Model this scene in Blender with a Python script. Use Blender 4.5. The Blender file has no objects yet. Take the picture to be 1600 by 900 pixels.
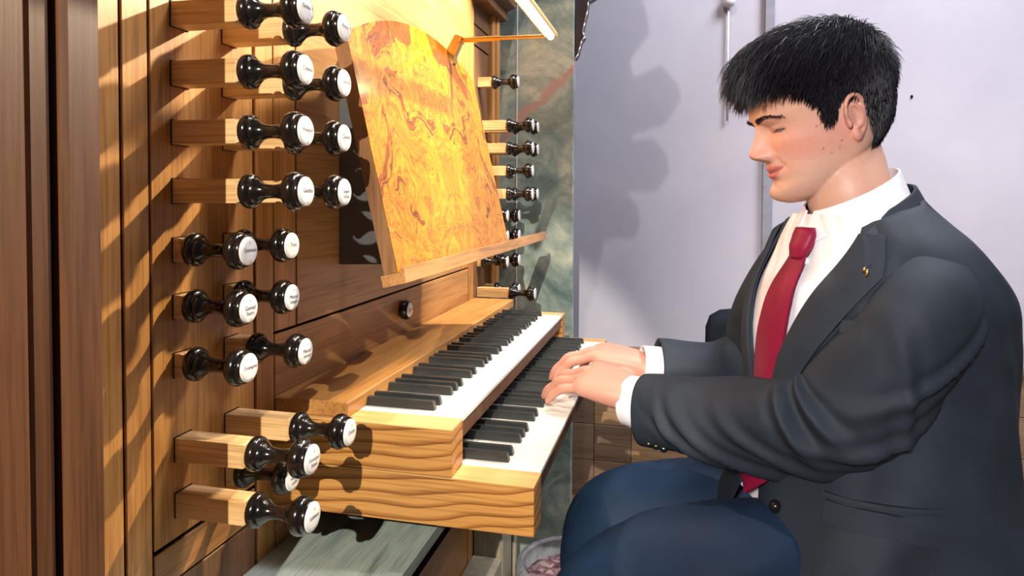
import bpy, math, random
import numpy as np
from mathutils import Vector, Matrix

# ------------------------------------------------------------------ camera, world, lights, exposure
scene = bpy.context.scene
COL = scene.collection
scene.view_settings.view_transform = 'Standard'
scene.view_settings.look = 'None'
scene.view_settings.gamma = 1.0
scene.view_settings.use_curve_mapping = False
scene.view_settings.exposure = 0.0

cam_data = bpy.data.cameras.new('camera')
cam = bpy.data.objects.new('camera', cam_data)
COL.objects.link(cam)
cam_data.sensor_width = 36.0
cam_data.lens = 1063.557 * 36.0 / 1600.0
cam_data.shift_y = (339.03 - 450.0) / 1600.0
cam_data.clip_start = 0.02
_y, _p, _r = [math.radians(a) for a in (13.5297, -1.665, 0.2736)]
_F = Vector((-math.sin(_y)*math.cos(_p), math.cos(_y)*math.cos(_p), math.sin(_p)))
_R0 = Vector((math.cos(_y), math.sin(_y), 0)); _U0 = _R0.cross(_F)
_R = _R0*math.cos(_r) + _U0*math.sin(_r); _U = -_R0*math.sin(_r) + _U0*math.cos(_r)
cam.matrix_world = Matrix(((_R.x, _U.x, -_F.x, 0.5286), (_R.y, _U.y, -_F.y, 0.0), (_R.z, _U.z, -_F.z, 1.14), (0, 0, 0, 1)))
scene.camera = cam

world = bpy.data.worlds.new('world'); scene.world = world; world.use_nodes = True
world.node_tree.nodes['Background'].inputs[0].default_value = (0.82, 0.84, 1.0, 1)
world.node_tree.nodes['Background'].inputs[1].default_value = 0.07

def light(name, kind, loc, energy, color, target=None, **kw):
    d = bpy.data.lights.new(name, kind); d.energy = energy; d.color = color
    for k, v in kw.items(): setattr(d, k, v)
    o = bpy.data.objects.new(name, d); COL.objects.link(o); o.location = loc
    if target is not None:
        o.rotation_euler = (Vector(target) - Vector(loc)).to_track_quat('-Z', 'Y').to_euler()
    return o
# hall spotlight high behind the photographer, trained on the console (casts the crisp knob shadows on the key cheeks)
light('hall_spotlight', 'SPOT', (0.765, -2.87, 2.70), 980, (1.0, 0.91, 0.78), (0.10, 0.95, 0.97), spot_size=math.radians(14.5), spot_blend=0.35, shadow_soft_size=0.016)
# ceiling lamp above the console
light('ceiling_lamp', 'SPOT', (0.30, 0.95, 3.05), 66, (1.0, 0.95, 0.92), (0.32, 1.5, 0.9), spot_size=math.radians(105), spot_blend=0.5, shadow_soft_size=0.02)
# organ case lamp close above the music desk: washes the upper panel and rims the hair
light('case_lamp', 'SPOT', (0.30, 1.505, 1.84), 90.0, (1.0, 0.88, 0.70), (0.0, 1.42, 1.50), spot_size=math.radians(96), spot_blend=0.5, shadow_soft_size=0.018)
# gallery lamp over the player's far shoulder: throws the shaft shadows down the near jamb
light('gallery_lamp', 'SPOT', (0.75, 1.505, 1.83), 135.0, (1.0, 0.83, 0.58), (0.0, 0.66, 1.12), spot_size=math.radians(47), spot_blend=0.4, shadow_soft_size=0.016)
# added rim light without a real lamp, grazing the player's hair and brow
light('added_hair_rim', 'SPOT', (0.26, 1.80, 2.02), 95.0, (1.0, 0.95, 0.88), (0.70, 1.07, 1.35), spot_size=math.radians(17), spot_blend=0.4, shadow_soft_size=0.03)
# added soft fills: one for the back wall, one behind the camera for the player
light('wall_fill', 'AREA', (1.7, 1.5, 3.1), 84, (0.92, 0.91, 1.0), (1.0, 2.6, 0.9), shape='DISK', size=1.0)
light('player_fill', 'SPOT', (0.05, -1.7, 2.0), 430, (1.0, 0.94, 0.95), (0.93, 1.0, 1.10), spot_size=math.radians(28), spot_blend=0.7, shadow_soft_size=0.22)

# ------------------------------------------------------------------ helpers
class MB:
    """collects geometry for one mesh object (world coordinates)"""
    def __init__(s): s.v = []; s.f = []
    def add(s, vs, fs):
        o = len(s.v); s.v.extend([tuple(map(float, p)) for p in vs]); s.f.extend([tuple(i + o for i in f) for f in fs]); return s
    def box(s, x0, x1, y0, y1, z0, z1, b=0.0):
        if b <= 0:
            vs = [(x, y, z) for x in (x0, x1) for y in (y0, y1) for z in (z0, z1)]
            return s.add(vs, [(0,1,3,2),(4,6,7,5),(0,4,5,1),(2,3,7,6),(0,2,6,4),(1,5,7,3)])
        L = ((x0, x1), (y0, y1), (z0, z1)); vs = []
        idx = {}
        for ax in range(3):
            for c in [(i, j, k) for i in (0, 1) for j in (0, 1) for k in (0, 1)]:
                p = [L[a][c[a]] + (0 if a == ax else (b if c[a] == 0 else -b)) for a in range(3)]
                idx[(ax, c)] = len(vs); vs.append(p)
        fs = []
        for ax in range(3):
            a1, a2 = [a for a in range(3) if a != ax]
            for sd in (0, 1):
                q = []
                for (i, j) in ((0,0),(1,0),(1,1),(0,1)):
                    c = [0,0,0]; c[ax] = sd; c[a1] = i; c[a2] = j; q.append(idx[(ax, tuple(c))])
                fs.append(q)
        for ax in range(3):                                    # edge bevels along axis ax
            a1, a2 = [a for a in range(3) if a != ax]
            for i in (0,1):
                for j in (0,1):
                    c0=[0,0,0]; c1=[0,0,0]; c0[a1]=c1[a1]=i; c0[a2]=c1[a2]=j; c1[ax]=1
                    fs.append([idx[(a1,tuple(c0))], idx[(a1,tuple(c1))], idx[(a2,tuple(c1))], idx[(a2,tuple(c0))]])
        for c in [(i,j,k) for i in (0,1) for j in (0,1) for k in (0,1)]:
            fs.append([idx[(a, c)] for a in range(3)])
        return s.add(vs, fs)
    def lathe_x(s, prof, y, z, n=28, x0=0.0, caps=True):
        vs = []; fs = []
        for (x, r) in prof:
            for k in range(n):
                a = 2*math.pi*k/n; vs.append((x0 + x, y + r*math.cos(a), z + r*math.sin(a)))
        m = len(prof)
        for i in range(m-1):
            for k in range(n):
                k2 = (k+1) % n; fs.append((i*n+k, i*n+k2, (i+1)*n+k2, (i+1)*n+k))
        if caps: fs.append(tuple(range(n))); fs.append(tuple((m-1)*n + k for k in range(n)))
        return s.add(vs, fs)
    def lathe_z(s, prof, x, y, n=32, caps=True):
        vs = []; fs = []
        for (z, r) in prof:
            for k in range(n):
                a = 2*math.pi*k/n; vs.append((x + r*math.cos(a), y + r*math.sin(a), z))
        m = len(prof)
        for i in range(m-1):
            for k in range(n):
                k2 = (k+1) % n; fs.append((i*n+k, i*n+k2, (i+1)*n+k2, (i+1)*n+k))
        if caps: fs.append(tuple(range(n))); fs.append(tuple((m-1)*n + k for k in range(n)))
        return s.add(vs, fs)
    def prism(s, poly, d):
        """poly: list of 3-D points (planar), extruded by vector d"""
        n = len(poly); d = Vector(d)
        vs = [Vector(p) for p in poly] + [Vector(p) + d for p in poly]
        fs = [tuple(range(n)), tuple(range(2*n-1, n-1, -1))] + [(i, (i+1) % n, n + (i+1) % n, n + i) for i in range(n)]
        return s.add(vs, fs)
    def rings(s, R, closed=True, cap=True):
        n = len(R[0]); vs = [p for r in R for p in r]; fs = []
        for i in range(len(R)-1):
            for k in range(n if closed else n-1):
                k2 = (k+1) % n; fs.append((i*n+k, i*n+k2, (i+1)*n+k2, (i+1)*n+k))
        if cap and closed: fs.append(tuple(range(n-1, -1, -1))); fs.append(tuple((len(R)-1)*n + k for k in range(n)))
        return s.add(vs, fs)
    def build(s, name, mat, parent=None, smooth=False, angle=None):
        o0 = parent_world(parent) if parent else Vector((0, 0, 0))
        me = bpy.data.meshes.new(name)
        me.from_pydata([(p[0]-o0.x, p[1]-o0.y, p[2]-o0.z) for p in s.v], [], s.f)
        fix_normals(me)
        me.materials.append(mat)
        if smooth:
            me.polygons.foreach_set('use_smooth', [True]*len(me.polygons))
            if angle: me.set_sharp_from_angle(angle=math.radians(angle))
        ob = bpy.data.objects.new(name, me); COL.objects.link(ob)
        if parent: ob.parent = parent
        return ob
import bmesh
def fix_normals(me):
    bm = bmesh.new(); bm.from_mesh(me); bmesh.ops.recalc_face_normals(bm, faces=bm.faces); bm.to_mesh(me); bm.free(); me.update()
def parent_world(p):
    v = Vector(p.location)
    while p.parent: p = p.parent; v += Vector(p.location)
    return v
def empty(name, loc): 
    o = bpy.data.objects.new(name, None); COL.objects.link(o); o.location = loc; o.empty_display_size = 0.05; return o
def tag(o, label=None, cat=None, group=None, kind=None):
    if label: o['label'] = label
    if cat: o['category'] = cat
    if group: o['group'] = group
    if kind: o['kind'] = kind
    return o

# ------------------------------------------------------------------ materials
class N:
    def __init__(s, name):
        s.m = bpy.data.materials.new(name); s.m.use_nodes = True; s.t = s.m.node_tree; s.b = s.t.nodes['Principled BSDF']
    def n(s, typ, **kw):
        nd = s.t.nodes.new(typ)
        for k, v in kw.items():
            if k in nd.inputs: nd.inputs[k].default_value = v
            else: setattr(nd, k, v)
        return nd
    def l(s, a, b): s.t.links.new(a, b)
    def coords(s, scale=(1,1,1), rot=(0,0,0), rnd=0.0):
        tc = s.n('ShaderNodeTexCoord'); mp = s.n('ShaderNodeMapping'); mp.inputs['Scale'].default_value = scale; mp.inputs['Rotation'].default_value = rot
        if rnd:
            oi = s.n('ShaderNodeObjectInfo'); mu = s.n('ShaderNodeVectorMath', operation='SCALE'); cb = s.n('ShaderNodeCombineXYZ')
            s.l(oi.outputs['Random'], cb.inputs[0]); s.l(oi.outputs['Random'], cb.inputs[1]); s.l(oi.outputs['Random'], cb.inputs[2])
            s.l(cb.outputs[0], mu.inputs[0]); mu.inputs['Scale'].default_value = rnd
            ad = s.n('ShaderNodeVectorMath', operation='ADD'); s.l(tc.outputs['Object'], ad.inputs[0]); s.l(mu.outputs[0], ad.inputs[1]); s.l(ad.outputs[0], mp.inputs['Vector'])
        else: s.l(tc.outputs['Object'], mp.inputs['Vector'])
        return mp.outputs['Vector']
    def noise(s, vec, scale, detail=4.0, rough=0.55, dist=0.0):
        nd = s.n('ShaderNodeTexNoise'); nd.inputs['Scale'].default_value = scale; nd.inputs['Detail'].default_value = detail
        nd.inputs['Roughness'].default_value = rough; nd.inputs['Distortion'].default_value = dist
        if vec is not None: s.l(vec, nd.inputs['Vector'])
        return nd.outputs['Fac']
    def ramp(s, fac, stops):
        nd = s.n('ShaderNodeValToRGB'); e = nd.color_ramp.elements
        while len(e) < len(stops): e.new(0.5)
        for el, (p, c) in zip(e, stops): el.position = p; el.color = (c[0], c[1], c[2], 1)
        s.l(fac, nd.inputs['Fac']); return nd.outputs['Color']
    def mix(s, fac, a, b, mode='MIX'):
        nd = s.n('ShaderNodeMix', data_type='RGBA', blend_type=mode)
        for sock, v in ((nd.inputs[0], fac), (nd.inputs[6], a), (nd.inputs[7], b)):
            if hasattr(v, 'is_linked') or hasattr(v, 'links'): s.l(v, sock)
            else: sock.default_value = v if not isinstance(v, tuple) else (v[0], v[1], v[2], 1)
        return nd.outputs[2]
    def math(s, op, a, b=0.0, c=None):
        nd = s.n('ShaderNodeMath', operation=op)
        for i, v in enumerate((a, b) if c is None else (a, b, c)):
            if hasattr(v, 'links'): s.l(v, nd.inputs[i])
            else: nd.inputs[i].default_value = v
        return nd.outputs[0]
    def bump(s, h, strength=0.2, dist=0.002):
        nd = s.n('ShaderNodeBump'); nd.inputs['Strength'].default_value = strength; nd.inputs['Distance'].default_value = dist
        s.l(h, nd.inputs['Height']); s.l(nd.outputs[0], s.b.inputs['Normal'])
    def done(s, color, rough=0.5, spec=0.5, metal=0.0, coat=0.0):
        if hasattr(color, 'links'): s.l(color, s.b.inputs['Base Color'])
        else: s.b.inputs['Base Color'].default_value = (*color, 1)
        s.b.inputs['Roughness'].default_value = rough; s.b.inputs['Specular IOR Level'].default_value = spec
        s.b.inputs['Metallic'].default_value = metal; s.b.inputs['Coat Weight'].default_value = coat; s.b.inputs['Coat Roughness'].default_value = 0.06
        return s.m

def wood(name, light_c, dark_c, axis='z', k=1.0, rough=0.42, cathedral=0.0, coat=0.0, rnd=3.0, pore=0.55, tilt=0.0):
    m = N(name)
    al, ac = 2.2*k, 26.0*k
    sc = {'x': (al, ac, ac), 'y': (ac, al, ac), 'z': (ac, ac, al)}[axis]
    v = m.coords(sc, (0, tilt, 0), rnd)
    f1 = m.noise(v, 1.0, 5, 0.6, 0.6)
    mid = tuple((a*0.62 + b*0.38) for a, b in zip(light_c, dark_c))
    col = m.ramp(f1, [(0.30, dark_c), (0.47, mid), (0.66, light_c)])
    sp = {'x': (9*k, 330*k, 330*k), 'y': (330*k, 9*k, 330*k), 'z': (330*k, 330*k, 9*k)}[axis]
    vp = m.coords(sp, (0, tilt, 0), rnd); f2 = m.noise(vp, 1.0, 2, 0.5)
    pcol = m.ramp(f2, [(0.36, tuple(c*pore for c in (0.75, 0.62, 0.5))), (0.52, (1, 1, 1))])
    col = m.mix(0.45, col, pcol, 'MULTIPLY')
    h = f2
    if cathedral > 0:
        wv = m.n('ShaderNodeTexWave', wave_type='BANDS', bands_direction='Z', wave_profile='SAW')
        wv.inputs['Scale'].default_value = 19.0; wv.inputs['Distortion'].default_value = 7.0; wv.inputs['Detail'].default_value = 1.5; wv.inputs['Detail Scale'].default_value = 0.6
        vv = m.coords((0.55, 1.0, 1.0), (0, math.radians(cathedral), 0), rnd); m.l(vv, wv.inputs['Vector'])
        wc = m.ramp(wv.outputs['Fac'], [(0.0, (0.24, 0.13, 0.06)), (0.14, (0.60, 0.45, 0.30)), (0.40, (1, 1, 1)), (1.0, (1, 0.96, 0.90))])
        col = m.mix(0.9, col, wc, 'MULTIPLY')
    m.bump(h, 0.12, 0.0008)
    return m.done(col, rough, 0.45, coat=coat)

def plain(name, c, rough=0.5, spec=0.5, metal=0.0, coat=0.0, var=0.12, scale=30.0, bump=0.0):
    m = N(name); f = m.noise(m.coords(), scale, 4)
    col = m.ramp(f, [(0.3, tuple(x*(1-var) for x in c)), (0.7, tuple(min(1, x*(1+var)) for x in c))])
    if bump: m.bump(f, bump, 0.002)
    return m.done(col, rough, spec, metal, coat)

M = {}
M['oak'] = wood('oak_vertical', (0.56, 0.275, 0.080), (0.34, 0.140, 0.034), 'z', 1.0, 0.38)
M['oak_panel'] = wood('oak_panel', (0.46, 0.235, 0.080), (0.30, 0.138, 0.042), 'y', 0.8, 0.36, tilt=0.0)
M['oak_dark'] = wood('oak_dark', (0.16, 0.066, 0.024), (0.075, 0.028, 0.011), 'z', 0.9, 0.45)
M['oak_rail'] = wood('oak_rail', (0.46, 0.23, 0.075), (0.30, 0.13, 0.038), 'y', 0.8, 0.36)
M['oak_brown'] = wood('oak_brown', (0.22, 0.105, 0.045), (0.11, 0.048, 0.02), 'z', 0.8, 0.4)
M['shaft'] = wood('pale_oak_shaft', (0.70, 0.46, 0.215), (0.52, 0.30, 0.115), 'x', 1.2, 0.40)
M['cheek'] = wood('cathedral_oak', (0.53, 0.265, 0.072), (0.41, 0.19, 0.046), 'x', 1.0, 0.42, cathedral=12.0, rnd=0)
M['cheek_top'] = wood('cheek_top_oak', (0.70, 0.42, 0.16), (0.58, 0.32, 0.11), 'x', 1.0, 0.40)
M['shelf'] = wood('shelf_oak', (0.48, 0.24, 0.072), (0.33, 0.15, 0.040), 'y', 0.9, 0.34)
M['pale_board'] = wood('pale_washed_board', (0.42, 0.49, 0.44), (0.20, 0.27, 0.26), 'y', 2.2, 0.5, rnd=0)
M['pale_post'] = wood('pale_washed_post', (0.40, 0.37, 0.26), (0.24, 0.22, 0.15), 'z', 1.5, 0.5)
M['edge'] = wood('desk_edge', (0.30, 0.15, 0.06), (0.16, 0.075, 0.03), 'z', 1.0, 0.42)
M['ledge'] = wood('ledge_oak', (0.52, 0.26, 0.09), (0.28, 0.125, 0.04), 'y', 0.9, 0.36)
M['black'] = plain('black_lacquer', (0.008, 0.0075, 0.0075), 0.16, 0.5, coat=0.3, var=0.3)
M['gap'] = plain('dark_gap', (0.012, 0.009, 0.007), 0.9, 0.1)
M['ebony'] = wood('ebony', (0.026, 0.030, 0.031), (0.010, 0.011, 0.012), 'x', 2.0, 0.34, rnd=3)
M['ivory'] = plain('bone_white', (0.76, 0.73, 0.65), 0.28, 0.5, var=0.03, scale=60)
M['ivory_front'] = plain('key_front', (0.46, 0.31, 0.17), 0.5, 0.3, var=0.1)
M['porcelain'] = plain('porcelain', (0.82, 0.82, 0.80), 0.15, 0.6, coat=0.6, var=0.02)
M['ink'] = plain('ink', (0.012, 0.012, 0.014), 0.5, 0.3)
M['brass'] = plain('brass', (0.78, 0.47, 0.15), 0.28, 0.5, metal=1.0, var=0.1)
M['gold'] = plain('gold', (0.85, 0.58, 0.22), 0.25, 0.5, metal=1.0, var=0.1)
M['charcoal'] = plain('charcoal_panel', (0.075, 0.075, 0.08), 0.45, 0.4, var=0.1)
M['silver'] = plain('silver_leaf', (0.75, 0.75, 0.78), 0.3, 0.5, metal=1.0)
M['carved'] = plain('carved_black', (0.018, 0.018, 0.026), 0.35, 0.5, var=0.3)
M['navy_cloth'] = plain('navy_cloth', (0.008, 0.011, 0.02), 0.8, 0.2, var=0.4)
M['white_paint'] = plain('white_paint', (0.72, 0.70, 0.74), 0.35, 0.5)
M['grey_paint'] = plain('grey_paint', (0.25, 0.255, 0.29), 0.5, 0.4)
def _ebony_knob():
    m = N('turned_ebony'); v = m.coords((3, 40, 40), (0, 0, 0), 2.0); f = m.noise(v, 2.0, 4, 0.6, 0.4)
    col = m.ramp(f, [(0.42, (0.005, 0.0045, 0.004)), (0.62, (0.012, 0.008, 0.006)), (0.75, (0.045, 0.018, 0.009))])
    return m.done(col, 0.17, 0.55, coat=0.25)
M['knob'] = _ebony_knob()
def _burl():
    m = N('burl_veneer'); tc = m.n('ShaderNodeTexCoord'); sp = m.n('ShaderNodeSeparateXYZ'); m.l(tc.outputs['Object'], sp.inputs[0])
    ay = m.math('ABSOLUTE', m.math('SUBTRACT', sp.outputs['Y'], 0.30))       # book-matched veneer: mirrored about its seam
    cb = m.n('ShaderNodeCombineXYZ'); m.l(ay, cb.inputs[0]); m.l(sp.outputs['Z'], cb.inputs[1]); v = cb.outputs[0]
    w = m.n('ShaderNodeTexNoise'); w.inputs['Scale'].default_value = 6.0; w.inputs['Detail'].default_value = 3.0; m.l(v, w.inputs['Vector'])
    off = m.n('ShaderNodeVectorMath', operation='MULTIPLY_ADD'); m.l(w.outputs['Color'], off.inputs[0]); off.inputs[1].default_value = (0.35, 0.35, 0); m.l(v, off.inputs[2])
    f1 = m.noise(off.outputs[0], 14.0, 9, 0.70, 2.2)
    col = m.ramp(f1, [(0.34, (0.25, 0.075, 0.003)), (0.47, (0.43, 0.165, 0.005)), (0.60, (0.51, 0.225, 0.008)), (0.74, (0.58, 0.30, 0.020))])
    f2 = m.noise(off.outputs[0], 85.0, 5, 0.7, 1.8)
    col = m.mix(0.75, col, m.ramp(f2, [(0.38, (0.46, 0.28, 0.12)), (0.52, (1, 1, 1))]), 'MULTIPLY')
    f3 = m.noise(off.outputs[0], 5.2, 5, 0.62, 0.9)
    blot = m.ramp(f3, [(0.572, (1, 1, 1)), (0.584, (0.14, 0.06, 0.02)), (0.597, (0.48, 0.29, 0.14)), (0.72, (0.40, 0.22, 0.10))])
    col = m.mix(0.85, col, blot, 'MULTIPLY')
    m.bump(f2, 0.03, 0.001)
    return m.done(col, 0.19, 0.45, coat=0.1)
M['burl'] = _burl()
def _marble():
    m = N('painted_marble'); v = m.coords()
    f1 = m.noise(v, 5.5, 8, 0.62, 1.3)
    col = m.ramp(f1, [(0.28, (0.075, 0.12, 0.12)), (0.43, (0.17, 0.235, 0.215)), (0.54, (0.29, 0.35, 0.30)), (0.64, (0.46, 0.48, 0.37)), (0.76, (0.24, 0.31, 0.28))])
    f2 = m.noise(v, 22.0, 6, 0.65, 1.0)
    col = m.mix(0.55, col, m.ramp(f2, [(0.35, (0.55, 0.62, 0.60)), (0.6, (1, 1, 1))]), 'MULTIPLY')
    tc = m.n('ShaderNodeTexCoord'); sp = m.n('ShaderNodeSeparateXYZ'); m.l(tc.outputs['Object'], sp.inputs[0])
    # one pink vein running diagonally across the slab
    d = m.math('ADD', m.math('SUBTRACT', sp.outputs['Z'], m.math('MULTIPLY', sp.outputs['X'], 0.95)), m.math('MULTIPLY', f1, 0.16))
    d = m.math('ABSOLUTE', m.math('SUBTRACT', d, 1.385))
    d = m.math('ADD', d, m.math('MULTIPLY', m.math('SUBTRACT', f2, 0.5), 0.045))
    vein = m.ramp(d, [(0.012, (1, 1, 1)), (0.03, (0, 0, 0))])
    col = m.mix(m.math('MULTIPLY', vein, 0.8), col, (0.36, 0.19, 0.17))
    m.bump(f2, 0.05, 0.001)
    return m.done(col, 0.22, 0.5, coat=0.2)
M['marble'] = _marble()
def _plaster():
    m = N('lilac_grey_plaster'); v = m.coords(); f = m.noise(v, 2.2, 6, 0.6, 0.4); f2 = m.noise(v, 40, 4)
    col = m.ramp(f, [(0.3, (0.44, 0.43, 0.49)), (0.55, (0.49, 0.48, 0.535)), (0.75, (0.53, 0.52, 0.57))])
    m.bump(f2, 0.12, 0.003)
    return m.done(col, 0.75, 0.25)
M['plaster'] = _plaster()
M['dado'] = wood('dado_boards', (0.26, 0.17, 0.105), (0.15, 0.095, 0.06), 'x', 0.6, 0.6)
M['dado_lit'] = wood('dado_boards_lit', (0.46, 0.29, 0.15), (0.36, 0.21, 0.10), 'x', 0.6, 0.6)  # paler copy of the dado wood: lit patches put into the colour
M['floor'] = wood('floor_planks', (0.28, 0.18, 0.10), (0.16, 0.10, 0.055), 'y', 0.6, 0.5)

# ------------------------------------------------------------------ the room
def struct(name, mb, mat, label=None, cat=None): 
    o = mb.build(name, mat); o['kind'] = 'structure'
    if label: tag(o, label, cat)
    return o
fl = struct('floor', MB().box(-0.6, 4.2, -0.6, 2.75, -0.06, -0.012), M['gap'], 'brown plank floor around the organ', 'floor')
pl = None
k = 0
for i in range(30):
    x0 = -0.55 + i*0.15
    MB().box(x0+0.001, x0+0.149, -0.55, 2.59, -0.014, 0.0, 0.0012).build('plank', M['floor'], fl)
struct('wall_back', MB().box(-0.6, 4.2, 2.60, 2.72, -0.05, 3.4), M['plaster'], 'pale lilac grey plastered wall behind the player', 'wall')
tr = empty('trim_1', (0, 2.6, 0)); tag(tr, 'brown wooden dado along the foot of the grey wall', 'wainscot', kind='structure')
for i in range(4):
    z0 = 0.0 + i*0.139
    xs = [-0.5, 0.235, 0.375, 0.9, 1.9, 3.0, 4.1]
    for j in range(len(xs)-1):
        mt = M['dado_lit'] if (i, j) in ((2, 1), (1, 2)) else M['dado']
        MB().box(xs[j]+0.001, xs[j+1]-0.001, 2.57, 2.60, z0+0.001, z0+0.138, 0.0015).build('plank', mt, tr)
MB().box(-0.5, 4.1, 2.555, 2.60, 0.557, 0.577, 0.003).build('cap_rail', M['dado'], tr)
t2 = struct('trim_2', MB().box(0.829, 0.861, 2.575, 2.60, 0.578, 3.3, 0.002), M['grey_paint'], 'narrow grey vertical strip on the plastered wall', 'wall strip')
rod = empty('wall_rod', (0.705, 2.58, 1.45)); tag(rod, 'thin white rod with a round knob hanging against the wall', 'rod')
MB().lathe_z([(1.42, 0.004), (1.83, 0.004)], 0.705, 2.585, 10).build('rod', M['white_paint'], rod, True)
MB().lathe_z([(1.825, 0.004), (1.828, 0.016), (1.838, 0.022), (1.850, 0.023), (1.860, 0.018), (1.866, 0.008), (2.3, 0.008)], 0.705, 2.575, 18).build('knob_cap', M['white_paint'], rod, True)
pin = MB().lathe_z([(1.485, 0.001), (1.488, 0.004), (1.494, 0.004), (1.497, 0.001)], 1.31, 2.598, 8).build('nail', M['gap'], None, True)
tag(pin, 'small dark nail in the plaster right of the head', 'nail')

# ------------------------------------------------------------------ organ case
case = empty('organ_case', (0, 1.2, 0)); tag(case, 'oak organ case front with panelled jambs and keydesk', 'organ')
def cp(name, y0, y1, z0, z1, mat, x0=-0.0032, x1=0.0, b=0.0007): return MB().box(x0, x1, y0, y1, z0, z1, b).build(name, M[mat], case)
TOP = 2.15
cp('backing', -0.1, 2.0, 0.0, TOP, 'gap', -0.06, -0.0034, 0)
cp('stile', 0.440, 0.5580, 0, TOP, 'oak', b=0.0006)
cp('stile', 0.5622, 0.5952, 0, TOP, 'oak', b=0.0006)
cp('jamb_panel', 0.5990, 0.7735, 0.7645, TOP, 'oak', -0.0032, -0.0004, 0.0006)
cp('bottom_rail', 0.5985, 0.7735, 0.7195, 0.7595, 'oak_rail')
cp('base_panel', 0.5985, 0.7735, 0.0, 0.7165, 'oak_brown')
cp('stile', 0.7775, 0.8160, 0.0, TOP, 'oak', x1=0.001)
cp('stile', 0.8205, 0.8735, 0.9555, TOP, 'oak')
cp('key_rail', 0.8205, 1.7065, 0.0, 0.9515, 'oak_rail')
cp('centre_panel', 0.8775, 1.6490, 0.9555, TOP, 'oak_panel')
cp('stile', 1.6540, 1.7065, 0.9555, TOP, 'oak')
cp('stile', 1.7110, 1.7500, 0.0, TOP, 'oak', x1=0.001)
cp('jamb_panel', 1.7540, 1.9030, 0.7635, 1.545, 'oak_brown', -0.0032, -0.0004)
cp('top_rail', 1.7540, 1.9030, 1.549, 1.60, 'oak_brown')
cp('frieze_panel', 1.7540, 1.9030, 1.604, TOP, 'oak_brown')
cp('base_panel', 1.7540, 1.9030, 0.0, 0.7595, 'oak_brown')
for i in range(3): cp('post_moulding', 1.906 + i*0.026, 1.929 + i*0.026, 0.0, TOP, 'oak', -0.02, 0.014 + 0.006*(i % 2), 0.005)
MB().prism([(0.0, 1.72, 1.66), (0.035, 1.72, 1.662), (0.035, 1.72, 1.69), (0.06, 1.72, 1.70), (0.06, 1.72, 1.76), (0.0, 1.72, 1.76)], (0, 0.26, 0)).build('cornice', M['oak_brown'], case)
# near pilaster (its corner shades the shaft roots)
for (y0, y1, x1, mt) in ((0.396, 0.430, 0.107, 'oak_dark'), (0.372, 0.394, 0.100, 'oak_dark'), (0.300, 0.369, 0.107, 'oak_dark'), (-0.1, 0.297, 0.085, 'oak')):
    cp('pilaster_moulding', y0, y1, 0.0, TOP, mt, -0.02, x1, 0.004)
# shelf over the upper manual
cp('key_shelf', 0.818, 1.765, 0.8462, 0.867, 'shelf', 0.0005, 0.1088, 0.0015)
# console shelf below the manuals
cp('console_shelf', 0.45, 1.70, 0.640, 0.660, 'pale_board', 0.0005, 0.196, 0.0015)
cp('console_shade_strip', 0.45, 1.70, 0.618, 0.6395, 'gap', 0.17, 0.190, 0)  # black strip standing in for the shade under the shelf edge
cp('toe_board', 1.15, 1.755, 0.0, 0.165, 'pale_post', 0.0005, 0.082, 0.003)
cp('corner_post', 1.758, 1.86, 0.0, 0.64, 'pale_post', 0.0005, 0.084, 0.003)
for i in range(3): cp('corner_moulding', 1.875, 1.90, 0.0, 0.64, 'pale_post', 0.058+0.012*i, 0.068+0.012*i, 0.003)

# ------------------------------------------------------------------ manuals
Y1, Y1K, NW = 0.8098, 0.8565, 33
PITCH = 0.8138/NW; Y2 = Y1K + 0.8138; Y3 = Y2 + 0.040
def manual(name, label, xf, xb, z, zc, xtip, xblack, z_body):
    t = empty(name, (0.0, 1.26, z_body)); tag(t, label, 'keyboard')
    for (a, b) in ((Y1, Y1K - 0.0006), (Y2 + 0.0006, Y3)):
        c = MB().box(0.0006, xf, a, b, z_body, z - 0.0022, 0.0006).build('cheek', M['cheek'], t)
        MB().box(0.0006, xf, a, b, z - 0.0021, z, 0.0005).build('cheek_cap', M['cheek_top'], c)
    MB().box(0.0006, xf - 0.030, Y1K, Y2, z_body, z_body + 0.012).build('key_bed', M['gap'], t)
    MB().box(xf - 0.010, xf - 0.004, Y1K, Y2, z - 0.030, z - 0.0085, 0.0005).build('key_slip', M['oak_dark'], t)
    nat = sharp = None
    for i in range(NW):
        y0 = Y1K + i*PITCH
        if nat is None:
            nat = MB().box(xb, xf - 0.0012, y0 + 0.0004, y0 + PITCH - 0.0004, z - 0.006, z, 0.0006).build('natural_key', M['ivory'], t)
        else:
            o = nat.copy(); COL.objects.link(o); o.location = (0, i*PITCH, 0); o.parent = t
        if i % 7 in (0, 1, 3, 4, 5) and i < NW - 1:
            if sharp is None:
                yc = y0 + PITCH; h = 0.0047
                poly = [(xblack, yc - h, z + 0.0003), (xtip, yc - h, z + 0.0003), (xtip - 0.0022, yc - h + 0.0008, z + 0.0105), (xtip - 0.0045, yc - h + 0.001, z + 0.0122), (xblack, yc - h + 0.001, z + 0.0122)]
                sb = MB(); q = [Vector(p) for p in poly]; w = [Vector((p[0], 2*yc - p[1], p[2])) for p in poly]
                n = len(q); sb.add(q + w, [tuple(range(n)), tuple(range(2*n-1, n-1, -1))] + [(a, (a+1) % n, n+(a+1) % n, n+a) for a in range(n)])
                sharp = sb.build('sharp_key', M['ebony'], t); base_i = i
            else:
                o = sharp.copy(); COL.objects.link(o); o.location = (0, (i - base_i)*PITCH, 0); o.parent = t
    return t
um = manual('upper_manual', 'upper organ keyboard with white naturals and black sharps under the shelf', 0.2568, 0.030, 0.846, 0, 0.2096, 0.035, 0.785)
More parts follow.
